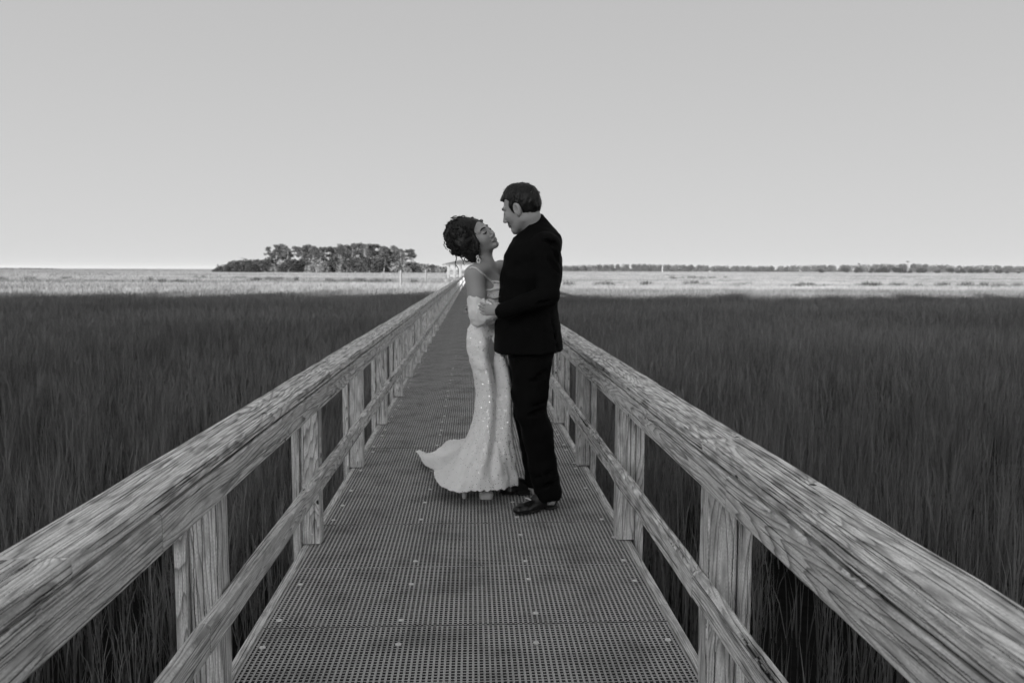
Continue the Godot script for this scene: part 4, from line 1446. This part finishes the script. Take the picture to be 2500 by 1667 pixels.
	var hemline := [[-20, 1236, 1163, 4.76], [0, 1261, 1179, 4.68], [40, 1246, 1190, 4.56], [75, 1190, 1198, 4.46], [105, 1130, 1202, 4.44], [135, 1078, 1186, 4.58], [150, 1058, 1160, 4.82], [162, 1062, 1147, 5.12], [172, 1034, 1134, 5.28], [180, 1016, 1108, 5.45], [188, 1021, 1099, 5.58], [200, 1048, 1105, 5.62], [214, 1083, 1084, 5.45], [227, 1103, 1071, 5.30], [240, 1117, 1084, 5.15], [270, 1160, 1118, 5.05], [310, 1204, 1150, 4.90], [340, 1236, 1163, 4.76], [360, 1261, 1179, 4.68]]
	var seg := 128
	var upper := 56
	var lower := 40
	var fold := noise(1.0, 77, 2)
	var grid := []
	var top_v := 690.0
	for i in upper:
		var v := lerpf(top_v, 1000.0, float(i) / (upper - 1))
		var row := []
		for k in seg:
			var th := TAU * k / seg
			var deg := rad_to_deg(th)
			var cu := spline(levels, v, 1)
			var hw := spline(levels, v, 2) / F * (ZW + 0.1)
			var rz := spline(levels, v, 4)
			var c := pix(cu, v, ZW)
			var dent := 0.080 * smoothstep(790.0, 880.0, v) * exp(-pow((deg - 72.0) / 17.0, 2)) * (1.0 - 0.35 * smoothstep(940.0, 1000.0, v))
			var bump := 0.014 * smoothstep(830.0, 900.0, v) * exp(-pow((deg - 38.0) / 16.0, 2))
			var crease := 0.0065 * fold.get_noise_3d(th * 1.2, v * 0.075, 3.0) * (1.0 if v < 900 else 0.4)
			var ruche := 0.003 * sin(v * 0.42 + 1.5 * sin(th * 2.0)) * smoothstep(770.0, 700.0, v)
			var bust := 0.022 * exp(-pow((v - 706.0) / 18.0, 2)) * (exp(-pow((deg - 38.0) / 26.0, 2)) + exp(-pow((deg - 322.0) / 26.0, 2)))
			var rr := 1.0 + (-dent + bump + crease + ruche + bust) / 0.11
			row.append(c + Vector3(cos(th) * hw * rr, 0, sin(th) * rz * rr))
		grid.append(row)
	for i in range(1, lower + 1):
		var t := float(i) / lower
		var row := []
		for k in seg:
			var th := TAU * k / seg
			var deg := rad_to_deg(th)
			var knee: Vector3 = grid[upper - 1][k]
			var hp := pix(spline(hemline, deg, 1), spline(hemline, deg, 2), spline(hemline, deg, 3))
			var away := Vector2(hp.x - knee.x, hp.z - knee.z).length()
			var pw := 1.55 + 0.55 * smoothstep(0.15, 0.7, away)
			var e := pow(t, pw)
			var y := lerpf(knee.y, hp.y, t if away < 0.3 else lerpf(t, 1.0 - pow(1.0 - t, 1.5), smoothstep(0.3, 0.8, away)))
			var p := Vector3(lerpf(knee.x, hp.x, e), y, lerpf(knee.z, hp.z, e))
			var keep := 0.034 * (1.0 - t) * exp(-pow((deg - 72.0) / 17.0, 2)) * 0.0
			var out := Vector3(cos(th), 0, sin(th))
			var w := (0.008 * sin(th * 9.0 + 0.8 + 2.6 * sin(th * 2.0) + t * 2.5) + 0.022 * fold.get_noise_2d(th * 2.2 + t * 0.9, t * 1.2 + 5.0)) * smoothstep(0.1, 0.8, t)
			w += 0.012 * fold.get_noise_3d(th * 4.0 + t * 1.5, t * 3.0, 9.0) * t + 0.030 * sin(PI * t) * exp(-pow((deg - 178.0) / 26.0, 2))
			p += out * (w - keep)
			p.y = maxf(p.y + 0.012 * fold.get_noise_1d(th * 14.0) * smoothstep(0.85, 1.0, t), 0.006)
			row.append(p)
		grid.append(row)
	mb = MB.new()
	var rows_n := grid.size()
	var gn := noise(1.0, 99, 2)
	for i in rows_n:
		for k in seg:
			var a: Vector3 = grid[mini(i + 1, rows_n - 1)][k] - grid[maxi(i - 1, 0)][k]
			var c: Vector3 = grid[i][(k + 1) % seg] - grid[i][(k + seg - 1) % seg]
			var nn := a.cross(c).normalized()
			var th := TAU * k / seg
			if i < upper and nn.dot(Vector3(cos(th), 0, sin(th))) < 0: nn = -nn
			elif i >= upper and nn.dot(Vector3(cos(th), 0.4, sin(th))) < 0: nn = -nn
			var g := 0.90 + 0.05 * gn.get_noise_3d(grid[i][k].x * 260.0, grid[i][k].y * 260.0, grid[i][k].z * 260.0)
			mb.vert(grid[i][k], nn, Vector2.ZERO, Color(g, g, g))
	for i in rows_n - 1:
		for k in seg:
			var k2 := (k + 1) % seg
			mb.quad(i * seg + k, i * seg + k2, (i + 1) * seg + k2, (i + 1) * seg + k)
	var gown := part("gown", mb.mesh(), cloth, wo, off)
	# gathered edge of the bodice
	mb = MB.new()
	for rr in 3:
		var pts := []
		var rad := []
		for k in 49:
			var th := TAU * k / 48.0
			var q: Vector3 = grid[rr * 3][int(k * seg / 48.0) % seg]
			pts.append(q + Vector3(cos(th), 0, sin(th)) * 0.004 + Vector3(0, 0.006 - rr * 0.002 + 0.005 * sin(th * 5.0 + rr * 2.0), 0))
			rad.append(0.0055 + 0.002 * sin(th * 11.0 + rr))
		mb.tube(pts, rad, 7, Color(0.8, 0.8, 0.8), false)
	part("bodice_trim", mb.mesh(), cloth, gown)
	# shoulder strap laid on the skin
	mb = MB.new()
	var pts := []
	var rad := []
	for q in [[1146, 655], [1152, 652], [1160, 654], [1168, 659], [1176, 666], [1184, 673], [1192, 680], [1200, 687], [1206, 693]]:
		var d := (pix(q[0], q[1], 4.0) - cam_pos).normalized()
		var hp := bf.hit(cam_pos + d * 4.0, d, 1.2)
		if hp == Vector3.INF: hp = pix(q[0], q[1], ZW - 0.14)
		pts.append(hp - d * 0.002)
		rad.append(0.0052)
	mb.tube(pts, rad, 6, Color(0.7, 0.7, 0.7))
	part("shoulder_strap", mb.mesh(), cloth, gown)
	# sequins, too many to count
	var sq := MB.new()
	var r := RandomNumberGenerator.new()
	r.seed = 31
	for k in 3000:
		var i := r.randi_range(4, rows_n - 2)
		var j := r.randi() % seg
		var a: Vector3 = grid[i][j]
		var e1: Vector3 = grid[i + 1][j] - a
		var e2: Vector3 = grid[i][(j + 1) % seg] - a
		var p := a + e1 * r.randf() + e2 * r.randf()
		var nn := e1.cross(e2).normalized()
		var th := TAU * j / seg
		if nn.dot(Vector3(cos(th), 0.2, sin(th))) < 0: nn = -nn
		p += nn * 0.0035
		nn = (nn + Vector3(0, 0.42, 0) + Vector3(r.randfn(), r.randfn(), r.randfn()) * 0.22).normalized()
		var s1 := nn.cross(Vector3.UP).normalized() * 0.0027
		var s2 := nn.cross(s1)
		sq.flat([p - s1, p + s2, p + s1, p - s2])
	var so := part("sequins", sq.mesh(), plain(0.97, 0.18, 1.0), gown)
	tag(so, "", "", "", "stuff")
	# --- gathered sleeve worn below the shoulder
	var sl := Field.new(Vector3(pix(1125, 760, ZW).x, pix(1180, 815, ZW).y, -4.75), Vector3(pix(1245, 760, ZW - 0.2).x, pix(1180, 705, ZW).y, -4.15), 0.0062)
	sl.cap(shn.lerp(eln, 0.62), eln, 0.056, 0.058, 0.02)
	sl.cap(eln, eln + Vector3(0.012, -0.012, 0.0), 0.060, 0.058, 0.02)
	sl.cap(eln + Vector3(0.02, 0, 0), wrn, 0.056, 0.040, 0.02)
	var cutn := (shn - eln).normalized()
	sl.cut(shn.lerp(eln, 0.60), (cutn + Vector3(0.25, 0, 0)).normalized())
	sl.rough(noise(16.0, 21, 3), 0.016, Vector3(1.3, 0.6, 1.0))
	mb = MB.new()
	sl.net(mb, func(_p): return Color(0.8, 0.8, 0.8))
	part("sleeve", mb.mesh(), cloth, wo, off)
	# --- hair
	var hc := pix(1122, 577, ZW - 0.01)
	var hr := Field.new(hc - Vector3(0.16, 0.19, 0.17), hc + Vector3(0.21, 0.16, 0.17), 0.0052)
	var b := fr.basis
	var P := func(x: float, y: float, z: float) -> Vector3: return fr.origin + b * (Vector3(x, y, z) * sc)
	hr.ell(P.call(-0.026, 0.036, 0), b, Vector3(0.106, 0.098, 0.090) * sc, 0.02)
	hr.ell(pix(1122, 573, ZW), Basis.IDENTITY, Vector3(0.084, 0.092, 0.10), 0.04)
	hr.ell(pix(1136, 560, ZW - 0.01), Basis.IDENTITY, Vector3(0.070, 0.062, 0.085), 0.03)
	hr.ell(pix(1132, 598, ZW - 0.02), Basis.IDENTITY, Vector3(0.075, 0.062, 0.085), 0.03)
	hr.ell(pix(1149, 614, ZW - 0.03), Basis.IDENTITY, Vector3(0.042, 0.045, 0.06), 0.02)
	hr.cap(pix(1163, 560, ZW - 0.075), pix(1166, 606, ZW - 0.085), 0.022, 0.016, 0.02)
	hr.cap(pix(1150, 618, ZW - 0.05), pix(1154, 630, ZW - 0.04), 0.036, 0.026, 0.02)
	hr.cap(pix(1112, 606, ZW - 0.03), pix(1107, 618, ZW - 0.03), 0.028, 0.013, 0.015)
	hr.ell(P.call(0.100, -0.020, 0.0), b, Vector3(0.072, 0.105, 0.13) * sc, 0.008, true)
	hr.ell(P.call(0.045, -0.085, 0.03), b, Vector3(0.055, 0.060, 0.09) * sc, 0.008, true)
	hr.rough(noise(24.0, 9, 3), 0.005)
	mb = MB.new()
	var dk := Color(0.012, 0.012, 0.012)
	hr.net(mb, func(_p): return dk)
	var hair := part("hair", mb.mesh(), M.hair, wo, off)
	var cm := MB.new()
	r.seed = 61
	for k in 110:
		var d := Vector3(r.randfn() - 0.25, r.randfn(), r.randfn()).normalized()
		var hp := hr.hit(hc + d * 0.30, -d, 0.30)
		if hp == Vector3.INF: continue
		if (b.inverse() * (hp - fr.origin)).x > 0.055: continue
		var ax := d.cross(Vector3(r.randfn(), r.randfn(), r.randfn())).normalized()
		var bx := ax.cross(d).normalized()
		var rd := r.randf_range(0.008, 0.017)
		var turns := r.randf_range(0.8, 1.9)
		var cp := []
		var cr := []
		var n := 12
		var drift := (ax * r.randfn() + bx * r.randfn()) * 0.010
		for j in n:
			var f := float(j) / (n - 1)
			var a := f * turns * TAU
			cp.append(hp - d * 0.003 + bx * cos(a) * rd + d * sin(a) * rd * 0.85 + ax.cross(d) * 0.0 + (ax * 0.012 + drift) * f)
			cr.append(0.0030 * (1.0 - 0.6 * f) + 0.0007)
		cm.tube(cp, cr, 5, dk)
	for q in [[[1110, 620], [1114, 632], [1112, 645], [1118, 656], [1120, 668], [1117, 678]], [[1128, 612], [1126, 628], [1131, 640], [1133, 648]], [[1168, 600], [1173, 612], [1171, 622], [1174, 632]], [[1084, 590], [1085, 602], [1092, 610]], [[1100, 532], [1112, 527], [1122, 531]]]:
		var cp := []
		var cr := []
		for j in 22:
			var f := j / 21.0
			var g: float = f * (q.size() - 1)
			var i0 := mini(int(g), q.size() - 2)
			var u := lerpf(q[i0][0], q[i0 + 1][0], g - i0)
			var v := lerpf(q[i0][1], q[i0 + 1][1], g - i0)
			cp.append(pix(u + 1.2 * sin(f * 14.0), v, ZW - 0.09 + 0.006 * cos(f * 14.0)))
			cr.append(0.0034 * (1.0 - 0.55 * f))
		cm.tube(cp, cr, 5, dk)
	strands(cm, hr, hc, 2200, 0.022, Vector3(-0.5, 0.5, 0.1), 0.004, 0.012, 72)
	part("curls", cm.mesh(), M.hair, hair)
	# --- earring
	var em := MB.new()
	for q in [[1166, 627, 3.0], [1168, 636, 4.6], [1170, 647, 3.6]]:
		var cp := []
		var cr := []
		for j in 13:
			var a := TAU * j / 12.0
			cp.append(pix(q[0] + q[2] * 0.8 * cos(a), q[1] + q[2] * 1.1 * sin(a), ZW - 0.115))
			cr.append(0.0027)
		em.tube(cp, cr, 6)
	part("earring", em.mesh(), plain(0.9, 0.3, 0.1), wo, off)
